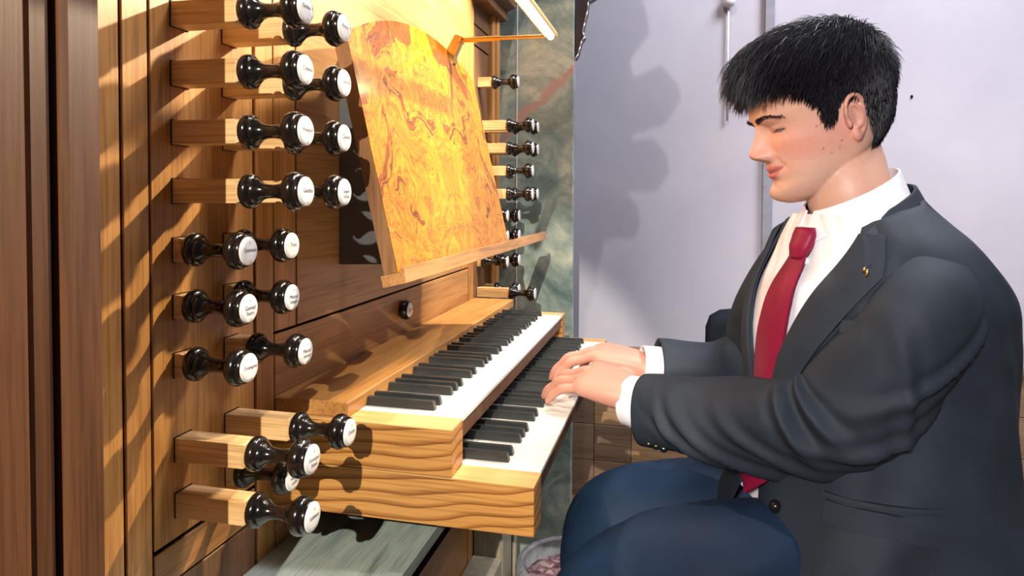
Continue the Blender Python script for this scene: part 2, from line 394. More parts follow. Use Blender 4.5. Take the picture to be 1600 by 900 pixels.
lm = manual('lower_manual', 'lower organ keyboard with the hands of the player on its keys', 0.3632, 0.12, 0.784, 0, 0.3146, 0.13, 0.721)
# tuning dust board of the lower keyboard (front rail below the key fronts)
MB().box(0.322, 0.334, Y1K, Y2, 0.7335, 0.777, 0.001).build('front_rail', M['oak_dark'], lm)

# ------------------------------------------------------------------ draw stops
ROWZ = [1.335, 1.2715, 1.208, 1.145, 1.081, 1.019, 0.955, 0.8625, 0.801]
KN = [(0.0, 0.0105), (0.0005, 0.0165), (0.0025, 0.0184), (0.006, 0.0188), (0.0095, 0.0178), (0.0110, 0.0160), (0.0116, 0.0142), (0.0135, 0.0141), (0.0165, 0.0120), (0.020, 0.0092), (0.026, 0.0075), (0.034, 0.0071), (0.041, 0.0080), (0.046, 0.0100), (0.0490, 0.0124), (0.0502, 0.0148), (0.0518, 0.0176), (0.0548, 0.0200), (0.0588, 0.0207), (0.0622, 0.0200), (0.0643, 0.0184), (0.0650, 0.0171), (0.0662, 0.0175), (0.0690, 0.0173), (0.0706, 0.0160)]
FP = [(0.0700, 0.0157), (0.0716, 0.0154), (0.0726, 0.0142), (0.0733, 0.0105), (0.0736, 0.0055), (0.0737, 0.0008)]
def text_mesh(lines, num):
    """flat lettering in the y-z plane, readable from +x"""
    vs, fs = [], []
    for body, size, yoff, zoff in [(num, 0.0042, 0, 0.0088)] + [(ln, 0.0068 if len(ln) < 7 else 0.0060, 0, 0.0010 - 0.0058*i) for i, ln in enumerate(lines)] + [("8'", 0.0038, 0.001, -0.0118)][:1 if num else 0]:
        if not body: continue
        cu = bpy.data.curves.new('txt', 'FONT'); cu.body = body; cu.size = size; cu.align_x = 'CENTER'; cu.align_y = 'CENTER'; cu.resolution_u = 2
        ob = bpy.data.objects.new('txt', cu); COL.objects.link(ob); bpy.context.view_layer.update()
        me = bpy.data.meshes.new_from_object(ob.evaluated_get(bpy.context.evaluated_depsgraph_get()))
        o = len(vs)
        for v in me.vertices: vs.append((0.0739, v.co.x + yoff, v.co.y + zoff))
        for p in me.polygons: fs.append(tuple(i + o for i in p.vertices))
        bpy.data.objects.remove(ob); bpy.data.curves.remove(cu); bpy.data.meshes.remove(me)
    me = bpy.data.meshes.new('lettering'); me.from_pydata(vs, [], fs); me.materials.append(M['ink']); return me
shaft_mesh = {}
proto = {}
def stop(y, z, ext, label, lines=None, num='', group=None):
    t = empty('draw_stop', (0.0, y, z)); tag(t, label, 'organ stop', group)
    key = round(ext, 4)
    if key not in shaft_mesh:
        e = ext
        b = MB().box(0.0, e - 0.004, -0.0132, 0.0132, -0.0130, 0.0130, 0.0006)
        b.add([(e-0.004, a*0.0132, c*0.0130) for a, c in ((-1,-1),(1,-1),(1,1),(-1,1))] + [(e+0.0004, a*0.0105, c*0.0105) for a, c in ((-1,-1),(1,-1),(1,1),(-1,1))], [(i, (i+1) % 4, 4+(i+1) % 4, 4+i) for i in range(4)] + [(4,5,6,7), (0,1,2,3)])
        o = b.build('shaft', M['shaft']); shaft_mesh[key] = o.data; bpy.data.objects.remove(o)
        c = MB().box(-0.0003, 0.0006, -0.0140, 0.0140, -0.0138, 0.0140).build('slot', M['gap']); proto.setdefault('slot', c.data); bpy.data.objects.remove(c)
    if 'knob' not in proto:
        for nm, pr, mt in (('knob', KN, 'knob'), ('face_plate', FP, 'porcelain')):
            o = MB().lathe_x(pr, 0, 0, 32).build(nm, M[mt], None, True, 50 if nm == 'knob' else None); proto[nm] = o.data; bpy.data.objects.remove(o)
    def part(nm, me, par, loc):
        o = bpy.data.objects.new(nm, me); COL.objects.link(o); o.parent = par; o.location = loc; return o
    part('slot', proto['slot'], t, (0, 0, 0))
    part('shaft', shaft_mesh[key], t, (0, 0, 0))
    part('knob', proto['knob'], t, (ext, 0, 0))
    fp = part('face_plate', proto['face_plate'], t, (ext, 0, 0))
    if lines: part('lettering', text_mesh(lines, num), fp, (0, 0, 0))
    return t
PULL, PUSH = 0.0815, 0.0125
NAMES = {(0,0): (['Gedackt'], '1'), (0,1): (['Principal'], '8'), (1,0): (['Copula'], '2'), (1,1): (['Cornett'], '9'), (2,0): (['Prestant'], '3'), (2,1): (['Quinte'], '10'), (3,0): (['Gamba'], '4'), (3,1): (['Super', 'octav'], '11'),
         (4,0): (['Quintade'], '5'), (4,1): (['Terz'], '12'), (5,0): (['Gemsh', 'horn'], '6'), (5,1): (['Mixtur', 'major'], '14'), (6,0): (['Trompete'], '7'), (6,1): (['Mixtur', 'minor'], '15'), (7,0): (['Principal', 'bass'], '8'), (7,1): (['Octav'], '20'), (8,0): (['Subbass'], '9'), (8,1): (['Violon', 'cello'], '21')}
ORD = ['topmost', 'second', 'third', 'fourth', 'fifth', 'sixth', 'seventh', 'eighth', 'lowest']
for r, z in enumerate(ROWZ):
    for c, y in enumerate((0.6417, 0.7270)):
        e = PULL
        if r in (4, 5, 6) or (r, c) == (8, 1): e = PUSH
        if (r, c) == (6, 1): e = 0.030
        if r >= 7 and e == PULL: e = 0.0875
        nm, num = NAMES[(r, c)]
        stop(y, z, e, 'black organ stop lettered %s, %s, %s row of the near jamb, %s column' % (' '.join(nm), 'drawn out' if e > 0.05 else 'pushed in', ORD[r], 'nearer' if c == 0 else 'farther'), nm, num, 'draw stops of the near jamb')
FAR = [(1.452, 0, 0.040), (1.335, 0, PULL), (1.335, 1, PULL), (1.273, 0, PULL), (1.273, 1, PULL), (1.2115, 0, PULL), (1.2115, 1, PUSH), (1.149, 0, PULL), (1.149, 1, PULL), (1.089, 0, PUSH), (1.089, 1, 0.030), (1.033, 0, PUSH), (1.033, 1, 0.030), (0.963, 0, PUSH), (0.963, 1, 0.030), (0.879, 0, 0.090), (0.879, 1, 0.030)]
FO = {1.452: 'single top', 1.335: 'second', 1.273: 'third', 1.2115: 'fourth', 1.149: 'fifth', 1.089: 'sixth', 1.033: 'seventh', 0.963: 'eighth', 0.879: 'lowest'}
for (z, c, e) in FAR:
    stop(1.800 if c == 0 else 1.868, z, e, 'small black stop knob, %s, %s row of the far jamb, %s column' % ('pulled out' if e > 0.05 else 'pushed in', FO[z], 'nearer' if c == 0 else 'farther'), None, '', 'draw stops of the far jamb')
# round push button in the key rail
pb = empty('stop_button', (0.0, 1.262, 0.915)); tag(pb, 'round black stop button with white plate in the rail under the music desk', 'organ stop')
MB().lathe_x([(0.0, 0.014), (0.002, 0.0185), (0.009, 0.0195), (0.014, 0.0185), (0.0165, 0.0165), (0.0168, 0.0150)], 1.262, 0.915, 30, 0.0004).build('ring', M['knob'], pb, True, 50)
bp_ = MB().lathe_x([(0.0165, 0.0148), (0.0175, 0.0140), (0.0182, 0.010), (0.0184, 0.001)], 1.262, 0.915, 30, 0.0004).build('face_plate', M['porcelain'], pb, True)
tm = text_mesh(['Tremul'], ''); to = bpy.data.objects.new('lettering', tm); COL.objects.link(to); to.parent = bp_; to.location = (-0.0549, 0, 0)

# ------------------------------------------------------------------ music desk
desk = empty('music_desk', (0.18, 0.82, 1.03)); tag(desk, 'arched burl wood music desk with a long oak ledge', 'music desk')
DB, DT = Vector((0.1799, 0, 1.0425)), Vector((0.1074, 0, 1.3547)); du = (DT - DB).normalized(); dn = Vector((du.z, 0, -du.x))   # up the board, out of the board
def bpnt(y, s, n=0.0): p = DB + du*s + dn*n; return Vector((p.x, y, p.z))
outline = [(0.82, 0.0), (0.82, 0.318)]
for i in range(1, 24):
    a = i/24; y = 0.82 + 0.60*a; outline.append((y, 0.318 + 0.040*a + 0.062*math.sin(math.pi*a)**0.8))
outline += [(1.42, 0.358), (1.42, 0.0)]
fb = MB(); fb.prism([bpnt(y, s, 0.0) for y, s in outline], dn*-0.0008); veneer = fb.build('veneer_face', M['burl'], desk)
cb_ = MB(); cb_.prism([bpnt(y, s, -0.001) for y, s in outline], dn*-0.019); cb_.build('board', M['edge'], desk)
lb = MB(); lb.prism([bpnt(0.813, -0.001, -0.022), bpnt(0.813, -0.001, 0.012), bpnt(0.813, 0.006, 0.012), bpnt(0.813, 0.006, 0.008), bpnt(0.813, 0.003, 0.004), bpnt(0.813, -0.0005, 0.002), bpnt(0.813, -0.0005, -0.02)], (0, 0.34, 0))
lb = MB(); PR = [(-0.016, -0.022), (-0.016, 0.010), (0.004, 0.012), (0.0045, 0.0075), (-0.0006, 0.006), (-0.0006, -0.022)]
lb.prism([bpnt(0.813, s, n) for s, n in PR], (0, 0.343, 0)); lb.build('ledge', M['ledge'], desk)
lb = MB(); lb.prism([bpnt(1.157, s, n) for s, n in PR], (0, 0.63, 0)); lb.build('ledge', M['ledge'], desk)
for yb in (1.003, 1.33):
    MB().prism([(0.001, yb, 1.030), (0.125, yb, 1.034), bpnt(yb, 0.02, -0.0205), bpnt(yb, 0.27, -0.0205), bpnt(yb, 0.33, -0.0205), (0.05, yb, 1.352), (0.001, yb, 1.36)], (0, 0.015, 0)).build('bracket', M['charcoal'], desk)
# lamp on the desk
lamp = empty('desk_lamp', (0.10, 1.30, 1.41)); tag(lamp, 'slim brass tube lamp glowing above the music desk', 'lamp')
def rod_between(mb, a, b, r, n=12):
    a, b = Vector(a), Vector(b); d = (b - a).normalized(); u = d.orthogonal().normalized(); w = d.cross(u)
    mb.rings([[p + u*r*math.cos(2*math.pi*k/n) + w*r*math.sin(2*math.pi*k/n) for k in range(n)] for p in (a, b)]); return mb
mb = MB(); mb.prism([(0.078, 1.292, 1.405), (0.078, 1.292, 1.425), (0.100, 1.292, 1.462), (0.116, 1.292, 1.456), (0.100, 1.292, 1.42), (0.099, 1.292, 1.405)], (0, 0.016, 0)); mb.build('clamp', M['brass'], lamp)
rod_between(MB(), (0.106, 1.300, 1.4515), (0.190, 1.300, 1.4515), 0.0052).build('arm', M['brass'], lamp, True, 40)
rod_between(MB(), (0.186, 1.300, 1.4515), (0.286, 1.300, 1.4505), 0.0038).build('arm', M['brass'], lamp, True, 40)
mb = MB(); rod_between(mb, (0.106, 1.288, 1.4515), (0.106, 1.312, 1.4515), 0.008); mb.build('joint', M['brass'], lamp, True, 40)
def _emit(name, c, st):
    m = N(name); m.b.inputs['Emission Color'].default_value = (*c, 1); m.b.inputs['Emission Strength'].default_value = st; return m.done(c, 0.4)
M['tube'] = _emit('lit_tube', (1.0, 0.82, 0.56), 26.0)
n_ = 14; R_ = []
for y in (0.69, 1.300):
    R_.append([Vector((0.292 + 0.0125*math.cos(a), y, 1.4505 + 0.0125*math.sin(a))) for a in [math.radians(-25 + 230*k/(n_-1)) for k in range(n_)]])
hs = MB(); hs.rings([[*R_[0], *[Vector((0.292 + (p.x-0.292)*0.85, p.y, 1.4505 + (p.z-1.4505)*0.85)) for p in reversed(R_[0])]], [*R_[1], *[Vector((0.292 + (p.x-0.292)*0.85, p.y, 1.4505 + (p.z-1.4505)*0.85)) for p in reversed(R_[1])]]]); hs.build('reflector', M['brass'], lamp, True, 40)
rod_between(MB(), (0.292, 0.70, 1.448), (0.292, 1.292, 1.448), 0.0068, 14).build('tube', M['tube'], lamp, True, 40)

# ------------------------------------------------------------------ marble pillar, ornament, small things
pil = MB().box(-0.03, 0.2325, 2.0, 2.03, 0.0, 2.6, 0.003).build('marble_pillar', M['marble']); tag(pil, 'green grey marbled pillar with a pink vein beside the organ', 'pillar')
MB().box(0.060, 0.0625, 1.9985, 2.0, 0.0, 2.6, 0.0005).build('slab_joint', M['white_paint'], pil)
orn = empty('carved_ornament', (0.235, 2.02, 1.55)); tag(orn, 'dark carved foliage ornament with silvered edge on top of the pillar', 'ornament')
def wing(prof, y0, th): 
    return [(x, y0, z) for x, z in prof]
P_ = [(0.2335, 1.548), (0.243, 1.562), (0.249, 1.585), (0.253, 1.600), (0.262, 1.612), (0.256, 1.628), (0.262, 1.655), (0.270, 1.690), (0.272, 1.715), (0.300, 1.73), (0.345, 1.725), (0.362, 1.755), (0.335, 1.79), (0.300, 1.80), (0.33, 1.84), (0.40, 1.84), (0.43, 1.885), (0.395, 1.93), (0.33, 1.925), (0.345, 1.98), (0.42, 2.0), (0.455, 2.06), (0.41, 2.11), (0.345, 2.08), (0.33, 2.15), (0.38, 2.22), (0.36, 2.30), (0.30, 2.32), (0.2335, 2.34)]
wm = MB()
n_ = len(P_); wm.prism(wing(P_, 2.010, 0.03), (0, 0.035, 0)); wm.build('foliage', M['carved'], orn)
for i, p in enumerate(P_[:-2]):
    q = P_[i+1]; rod_between(MB(), (p[0], 2.010, p[1]), (q[0], 2.010, q[1]), 0.0022, 6).build('gilded_edge', M['silver'], orn, True)
# round plastic covered basket on the floor behind the console
def _plastic():
    m = N('wrinkled_clear_plastic'); v = m.coords((1, 1, 0.25)); f = m.noise(v, 60, 5, 0.6, 0.8)
    col = m.ramp(f, [(0.35, (0.45, 0.50, 0.55)), (0.6, (0.85, 0.88, 0.92))]); m.bump(f, 0.9, 0.01)
    m.b.inputs['Transmission Weight'].default_value = 0.75; m.b.inputs['IOR'].default_value = 1.25
    return m.done(col, 0.12, 0.6)
M['plastic'] = _plastic()
def _contents():
    m = N('basket_filling'); v = m.coords((1, 1, 0.12)); f = m.noise(v, 45, 4, 0.6, 0.4)
    return m.done(m.ramp(f, [(0.33, (0.045, 0.02, 0.03)), (0.5, (0.20, 0.09, 0.10)), (0.62, (0.45, 0.34, 0.33)), (0.75, (0.75, 0.45, 0.05))]), 0.5)
M['filling'] = _contents()
bk = empty('wrapped_basket', (0.265, 1.80, 0.0)); tag(bk, 'round basket wrapped in crinkled clear plastic on the floor by the knee', 'basket')
MB().lathe_z([(0.0005, 0.085), (0.05, 0.115), (0.10, 0.135), (0.112, 0.125), (0.12, 0.08), (0.122, 0.01)], 0.265, 1.80, 36).build('filling', M['filling'], bk, True, 60)
MB().lathe_z([(0.0006, 0.095), (0.05, 0.128), (0.11, 0.150), (0.140, 0.152), (0.155, 0.145), (0.160, 0.135), (0.152, 0.13), (0.138, 0.138), (0.118, 0.14), (0.05, 0.122), (0.004, 0.09)], 0.265, 1.80, 60).build('plastic_wrap', M['plastic'], bk, True, 60)
# dark chair standing farther back behind the player
ch = empty('chair', (0.838, 1.95, 0.0)); tag(ch, 'dark navy upholstered chair half hidden behind the player', 'chair')
mb = MB(); R_ = []
for (dx, z, hw, d) in ((0, 0.40, 0.20, 0.03), (0, 0.45, 0.225, 0.04), (0.0, 0.68, 0.227, 0.042), (0.0, 0.785, 0.226, 0.04), (0.0, 0.815, 0.216, 0.034), (0.0, 0.832, 0.19, 0.024), (0, 0.838, 0.15, 0.012)):
    R_.append([(0.838 + hw*math.copysign(abs(math.cos(a))**0.45, math.cos(a)), 1.95 + d*math.copysign(abs(math.sin(a))**0.7, math.sin(a)), z) for a in [2*math.pi*k/40 for k in range(40)]])
mb.rings(R_); mb.build('backrest', M['navy_cloth'], ch, True)
mb = MB(); R_ = []
for (z, s) in ((0.40, 0.19), (0.41, 0.21), (0.45, 0.215), (0.47, 0.205), (0.474, 0.18)):
    R_.append([(0.838 + s*math.copysign(abs(math.cos(a))**0.5, math.cos(a)), 2.17 + s*math.copysign(abs(math.sin(a))**0.5, math.sin(a)), z) for a in [2*math.pi*k/40 for k in range(40)]])
mb.rings(R_); mb.build('seat', M['navy_cloth'], ch, True)
for sx in (-0.18, 0.18):
    for sy in (1.99, 2.35): rod_between(MB(), (0.838+sx, sy, 0.0), (0.838+sx*0.95, sy, 0.41), 0.012).build('leg', M['carved'], ch, True, 40)
# organ bench under the player
be = empty('organ_bench', (0.84, 1.10, 0.0)); tag(be, 'plain oak organ bench the player sits on', 'bench')
MB().box(0.70, 1.02, 0.62, 1.72, 0.475, 0.51, 0.006).build('seat', M['shelf'], be)
for yy in (0.68, 1.63): MB().box(0.74, 0.98, yy, yy+0.035, 0.0, 0.4745, 0.004).build('leg', M['oak_rail'], be)
MB().box(0.845, 0.875, 0.716, 1.629, 0.12, 0.19, 0.003).build('stretcher', M['oak_rail'], be)

# ------------------------------------------------------------------ the player
rng = np.random.default_rng(7)
def vec(*a): return np.array(a, float)
def unit(v): return v/np.linalg.norm(v)
def spl(xs, ys, t):
    """smooth (monotone-ish cubic) interpolation, ys may be vectors"""
    xs = np.asarray(xs, float); ys = np.asarray(ys, float); t = np.atleast_1d(t)
    m = np.gradient(ys, xs, axis=0); i = np.clip(np.searchsorted(xs, t) - 1, 0, len(xs)-2); h = xs[i+1]-xs[i]; s = np.clip((t-xs[i])/h, 0, 1)
    sh = (len(t),) + (1,)*(ys.ndim-1); s = s.reshape(sh); h = h.reshape(sh)
    return (2*s**3-3*s**2+1)*ys[i] + (s**3-2*s**2+s)*h*m[i] + (-2*s**3+3*s**2)*ys[i+1] + (s**3-s**2)*h*m[i+1]
def tube_rings(path, radii, nr=60, na=40, up=(0, 0, 1), disp=None, flat=1.0):
    """rings of a tapered tube along a smooth path; disp(t, ang, pos) -> radial offset"""
    path = np.asarray(path, float); L = np.concatenate([[0], np.cumsum(np.linalg.norm(np.diff(path, axis=0), axis=1))]); L /= L[-1]
    t = np.linspace(0, 1, nr); P = spl(L, path, t); r = spl(L, np.asarray(radii, float), t); T = np.gradient(P, t, axis=0); T /= np.linalg.norm(T, axis=1)[:, None]
    R = []; u = np.array(up, float)
    for k in range(nr):
        u = unit(u - T[k]*(u@T[k])); w = np.cross(T[k], u); a = 2*np.pi*np.arange(na)/na
        dirs = np.cos(a)[:, None]*u*flat + np.sin(a)[:, None]*w
        rr = r[k] + (disp(t[k], a, P[k]) if disp else 0)
        R.append(P[k] + dirs*np.broadcast_to(rr, a.shape)[:, None])
    return R
def end_round(R, steps=4):
    """adds shrinking rings so the tube ends are rounded"""
    def cap(r, d, rad): 
        c = r.mean(0); return [c + (r-c)*math.cos(a) + d*rad*math.sin(a) for a in np.linspace(0, math.pi/2*0.93, steps+1)[1:]]
    d0 = unit(R[0].mean(0)-R[1].mean(0)); d1 = unit(R[-1].mean(0)-R[-2].mean(0))
    r0 = np.linalg.norm(R[0]-R[0].mean(0), axis=1).mean(); r1 = np.linalg.norm(R[-1]-R[-1].mean(0), axis=1).mean()
    return list(reversed(cap(R[0], d0, r0))) + R + cap(R[-1], d1, r1)
def ball(c, r, n=16, M3=None):
    R = []
    for th in np.linspace(0.12, np.pi-0.12, n):
        R.append(np.array([[math.sin(th)*math.cos(a), math.sin(th)*math.sin(a), math.cos(th)] for a in np.linspace(0, 2*np.pi, 2*n, endpoint=False)])*np.asarray(r) + (0 if M3 is not None else np.asarray(c)))
    if M3 is not None: R = [np.asarray(c) + q@M3 for q in R]
    return R
def gs(x, s): return np.exp(-0.5*(x/s)**2)

# --- head, in its own frame: x forward, y to the player's left, z up from the chin
HZ = [0.0, 0.006, 0.014, 0.024, 0.036, 0.050, 0.066, 0.084, 0.102, 0.118, 0.132, 0.150, 0.168, 0.186, 0.202, 0.214, 0.222, 0.2255]
XF = [0.066, 0.079, 0.0855, 0.0865, 0.0830, 0.0845, 0.0855, 0.0865, 0.0885, 0.0925, 0.0965, 0.0970, 0.0930, 0.0820, 0.0640, 0.0430, 0.0200, 0.0000]
XB = [0.030, 0.018, 0.004, -0.010, -0.024, -0.040, -0.060, -0.078, -0.089, -0.094, -0.0965, -0.0965, -0.0930, -0.0840, -0.0700, -0.0540, -0.0330, -0.0140]
HW = [0.020, 0.034, 0.043, 0.050, 0.0555, 0.0595, 0.0635, 0.0670, 0.0695, 0.0715, 0.0735, 0.0745, 0.0730, 0.0670, 0.0560, 0.0425, 0.0250, 0.0070]
def head_grid(nz=150, na=190):
    z = np.linspace(0, 0.2255, nz); xf = spl(HZ, XF, z); xb = spl(HZ, XB, z); w = spl(HZ, HW, z)
    th = np.linspace(-np.pi, np.pi, na, endpoint=False); a = th - 0.42*np.sin(th)
    xc = np.clip(xf - 0.095, xb + 0.3*(xf-xb), None); xc = np.minimum(xc, 0.012 + 0*z)
    X = np.zeros((nz, na)); Y = np.zeros((nz, na)); Z = np.repeat(z[:, None], na, 1)
    ca, sa = np.cos(a), np.sin(a); pf = 0.84
    for i in range(nz):
        X[i] = np.where(ca >= 0, xc[i] + (xf[i]-xc[i])*np.abs(ca)**pf, xc[i] + (xc[i]-xb[i])*-np.abs(ca)**0.92)
        Y[i] = w[i]*np.sign(sa)*np.abs(sa)**0.90
    base = np.stack([X, Y, Z], -1).copy()
    F = np.clip((X-0.02)/0.03, 0, 1); A = np.abs(Y)
    d = np.zeros_like(X)
    hz = np.interp(Z, [0.060, 0.064, 0.069, 0.074, 0.079, 0.085, 0.093, 0.102, 0.110, 0.118, 0.124], [0, 0.002, 0.013, 0.0235, 0.0265, 0.0240, 0.0185, 0.0120, 0.0070, 0.0030, 0])
    sg = np.interp(Z, [0.064, 0.074, 0.084, 0.10, 0.118], [0.0105, 0.0098, 0.0075, 0.0062, 0.0068])
    d += hz*np.exp(-(A/(1.35*sg))**2.4)
    d += 0.0115*gs(A-0.0135, 0.0046)*gs(Z-0.0735, 0.0050)                       # nostril wings
    d -= 0.0030*gs(A-0.0190, 0.0030)*gs(Z-0.0735, 0.0070)
    d -= 0.0105*gs(A-0.0300, 0.0125)*gs(Z-0.1080, 0.0075)                       # eye sockets
    d -= 0.0040*gs(A-0.0150, 0.0060)*gs(Z-0.1100, 0.0070)
    d += 0.0070*gs(A-0.0310, 0.0095)*gs(Z-0.1085, 0.0052)                       # lids over the eyeball
    zs = 0.1045 + 0.0035*np.clip((A-0.022)/0.02, -1, 1.2)*0.6
    d -= 0.0045*gs(Z-zs, 0.0012)*np.clip(1-((A-0.0315)/0.0135)**2, 0, 1)        # slit between the lids
    d -= 0.0020*gs(Z-zs-0.0085, 0.0012)*np.clip(1-((A-0.0315)/0.015)**2, 0, 1)  # crease of the upper lid
    d += 0.0045*gs(A-0.0270, 0.0160)*gs(Z-0.1245, 0.0048)                       # brow
    d += 0.0040*gs(A-0.0440, 0.0120)*gs(Z-0.0880, 0.0110)                       # cheekbone / smiling cheek
    zm = 0.0490 + 7.5*np.minimum(A, 0.03)**2
    d += 0.0052*np.exp(-(A/0.0200)**4)*gs(Z-zm-0.0052, 0.0032)                  # lips
    d += 0.0056*np.exp(-(A/0.0180)**4)*gs(Z-zm+0.0056, 0.0036)
    d -= 0.0055*np.exp(-(A/0.0245)**6)*gs(Z-zm, 0.0012)
    d -= 0.0028*gs(A-0.0275, 0.0030)*gs(Z-0.0545, 0.0045)                       # corner dimple
    ln = 0.0220 + (0.068-Z)*0.55
    d -= 0.0020*gs(A-ln, 0.0022)*np.clip(1-((Z-0.060)/0.013)**2, 0, 1)          # smile line
    d -= 0.0035*gs(Z-0.0345, 0.0050)*gs(A, 0.018)                               # below the lip
    d += 0.0050*gs(Z-0.0150, 0.0090)*gs(A, 0.016)                               # chin
    X2 = X + d*F
    return base, np.stack([X2, Y, Z], -1)
HB, HG = head_grid()
# pose of the head in the room
HO = vec(0.7345, 1.0680, 1.2445)
_ya, _pi2 = 0.215, 0.200
_f = vec(-math.cos(_ya), -math.sin(_ya), 0); _l = vec(math.sin(_ya), -math.cos(_ya), 0); _u = vec(0, 0, 1)
HM = np.array([_f*math.cos(_pi2) - _u*math.sin(_pi2), _l, _f*math.sin(_pi2) + _u*math.cos(_pi2)])
def h2w(p): return HO + (np.asarray(p) - vec(0, 0, 0.1))@HM
def surf_front(y, z):
    q = HG.reshape(-1, 3); m = (q[:, 0] > 0.02); q = q[m]; k = np.argmin((q[:, 1]-y)**2 + (q[:, 2]-z)**2); return q[k]

body = MB()
body.rings([h2w(r) for r in HG])
# ears
for sd in (1, -1):
    eo = vec(-0.008, sd*0.0690, 0.102)
    ex = unit(vec(0.96, 0.0, -0.14)); ez = unit(vec(0.16, sd*0.16, 0.97)); en = unit(vec(-0.42, sd*0.90, -0.05)); ex = unit(vec(0.88, sd*0.44, -0.12))
    def ep(a, b, c): return eo + ex*a + ez*b + en*c
    E3 = np.array([ex, ez, en])
    body.rings([h2w(q) for q in ball(ep(-0.004, 0.002, -0.0010), (0.0140, 0.0270, 0.0040), 14, E3)])
    helix = [ep(0.010, -0.004, 0.003), ep(0.0125, 0.012, 0.0055), ep(0.009, 0.0255, 0.0075), ep(-0.002, 0.0315, 0.009), ep(-0.0135, 0.0275, 0.010), ep(-0.0195, 0.0150, 0.010), ep(-0.0195, 0.0010, 0.009), ep(-0.0150, -0.0130, 0.007), ep(-0.0070, -0.0235, 0.005)]
    body.rings([h2w(q) for q in end_round(tube_rings(helix, [0.0026, 0.0030, 0.0032, 0.0034, 0.0034, 0.0033, 0.0031, 0.0030, 0.0032], 40, 12, (0.3, sd, 0.2)))])
    anti = [ep(-0.004, 0.019, 0.006), ep(-0.0115, 0.011, 0.0080), ep(-0.0125, -0.001, 0.0080), ep(-0.008, -0.011, 0.0065), ep(0.000, -0.0135, 0.005)]
    body.rings([h2w(q) for q in end_round(tube_rings(anti, [0.0018, 0.0028, 0.0029, 0.0027, 0.0022], 24, 10, (0.3, sd, 0.2)))])
    body.rings([h2w(q) for q in ball(ep(-0.001, -0.0245, 0.004), (0.0080, 0.0085, 0.0042), 12, E3)])
    body.rings([h2w(q) for q in ball(ep(0.0090, -0.006, 0.004), (0.0036, 0.0062, 0.0040), 10, E3)])
# torso frame
TC = vec(0.802, 1.066, 0); TF = vec(-math.cos(0.34), -math.sin(0.34), 0); TL = vec(math.sin(0.34), -math.cos(0.34), 0)
# neck and hidden core under the clothes
body.rings(end_round(tube_rings([h2w((-0.012, 0, 0.085)), h2w((-0.018, 0, 0.050)), vec(0.768, 1.058, 1.150), vec(0.785, 1.062, 1.095), vec(0.79, 1.06, 1.02)], [0.050, 0.0535, 0.056, 0.060, 0.062], 30, 40)))
body.rings(end_round(tube_rings([vec(0.79, 1.06, 1.06), vec(0.79, 1.06, 0.86), vec(0.80, 1.06, 0.62)], [0.055, 0.06, 0.06], 24, 24)))
SHL, ELL, WRL = vec(0.820, 0.960, 1.010), vec(0.722, 0.940, 0.850), vec(0.472, 1.093, 0.821)
SHR, ELR, WRR = vec(0.722, 1.235, 1.030), vec(0.690, 1.300, 0.835), vec(0.478, 1.250, 0.829)
for S_, E_, W_ in ((SHL, ELL, WRL), (SHR, ELR, WRR)):
    body.rings(end_round(tube_rings([vec(0.79, 1.06, 1.03), S_, S_*0.5+E_*0.5, E_, E_*0.45+W_*0.55, W_], [0.04, 0.036, 0.034, 0.028, 0.025, 0.022], 60, 20)))
for y in (0.955, 1.155):
    body.rings(end_round(tube_rings([vec(0.80, 1.06, 0.64), vec(0.76, y, 0.625), vec(0.46, y, 0.60), vec(0.425, y, 0.50), vec(0.425, y, 0.09)], [0.05, 0.05, 0.045, 0.042, 0.03], 40, 16)))
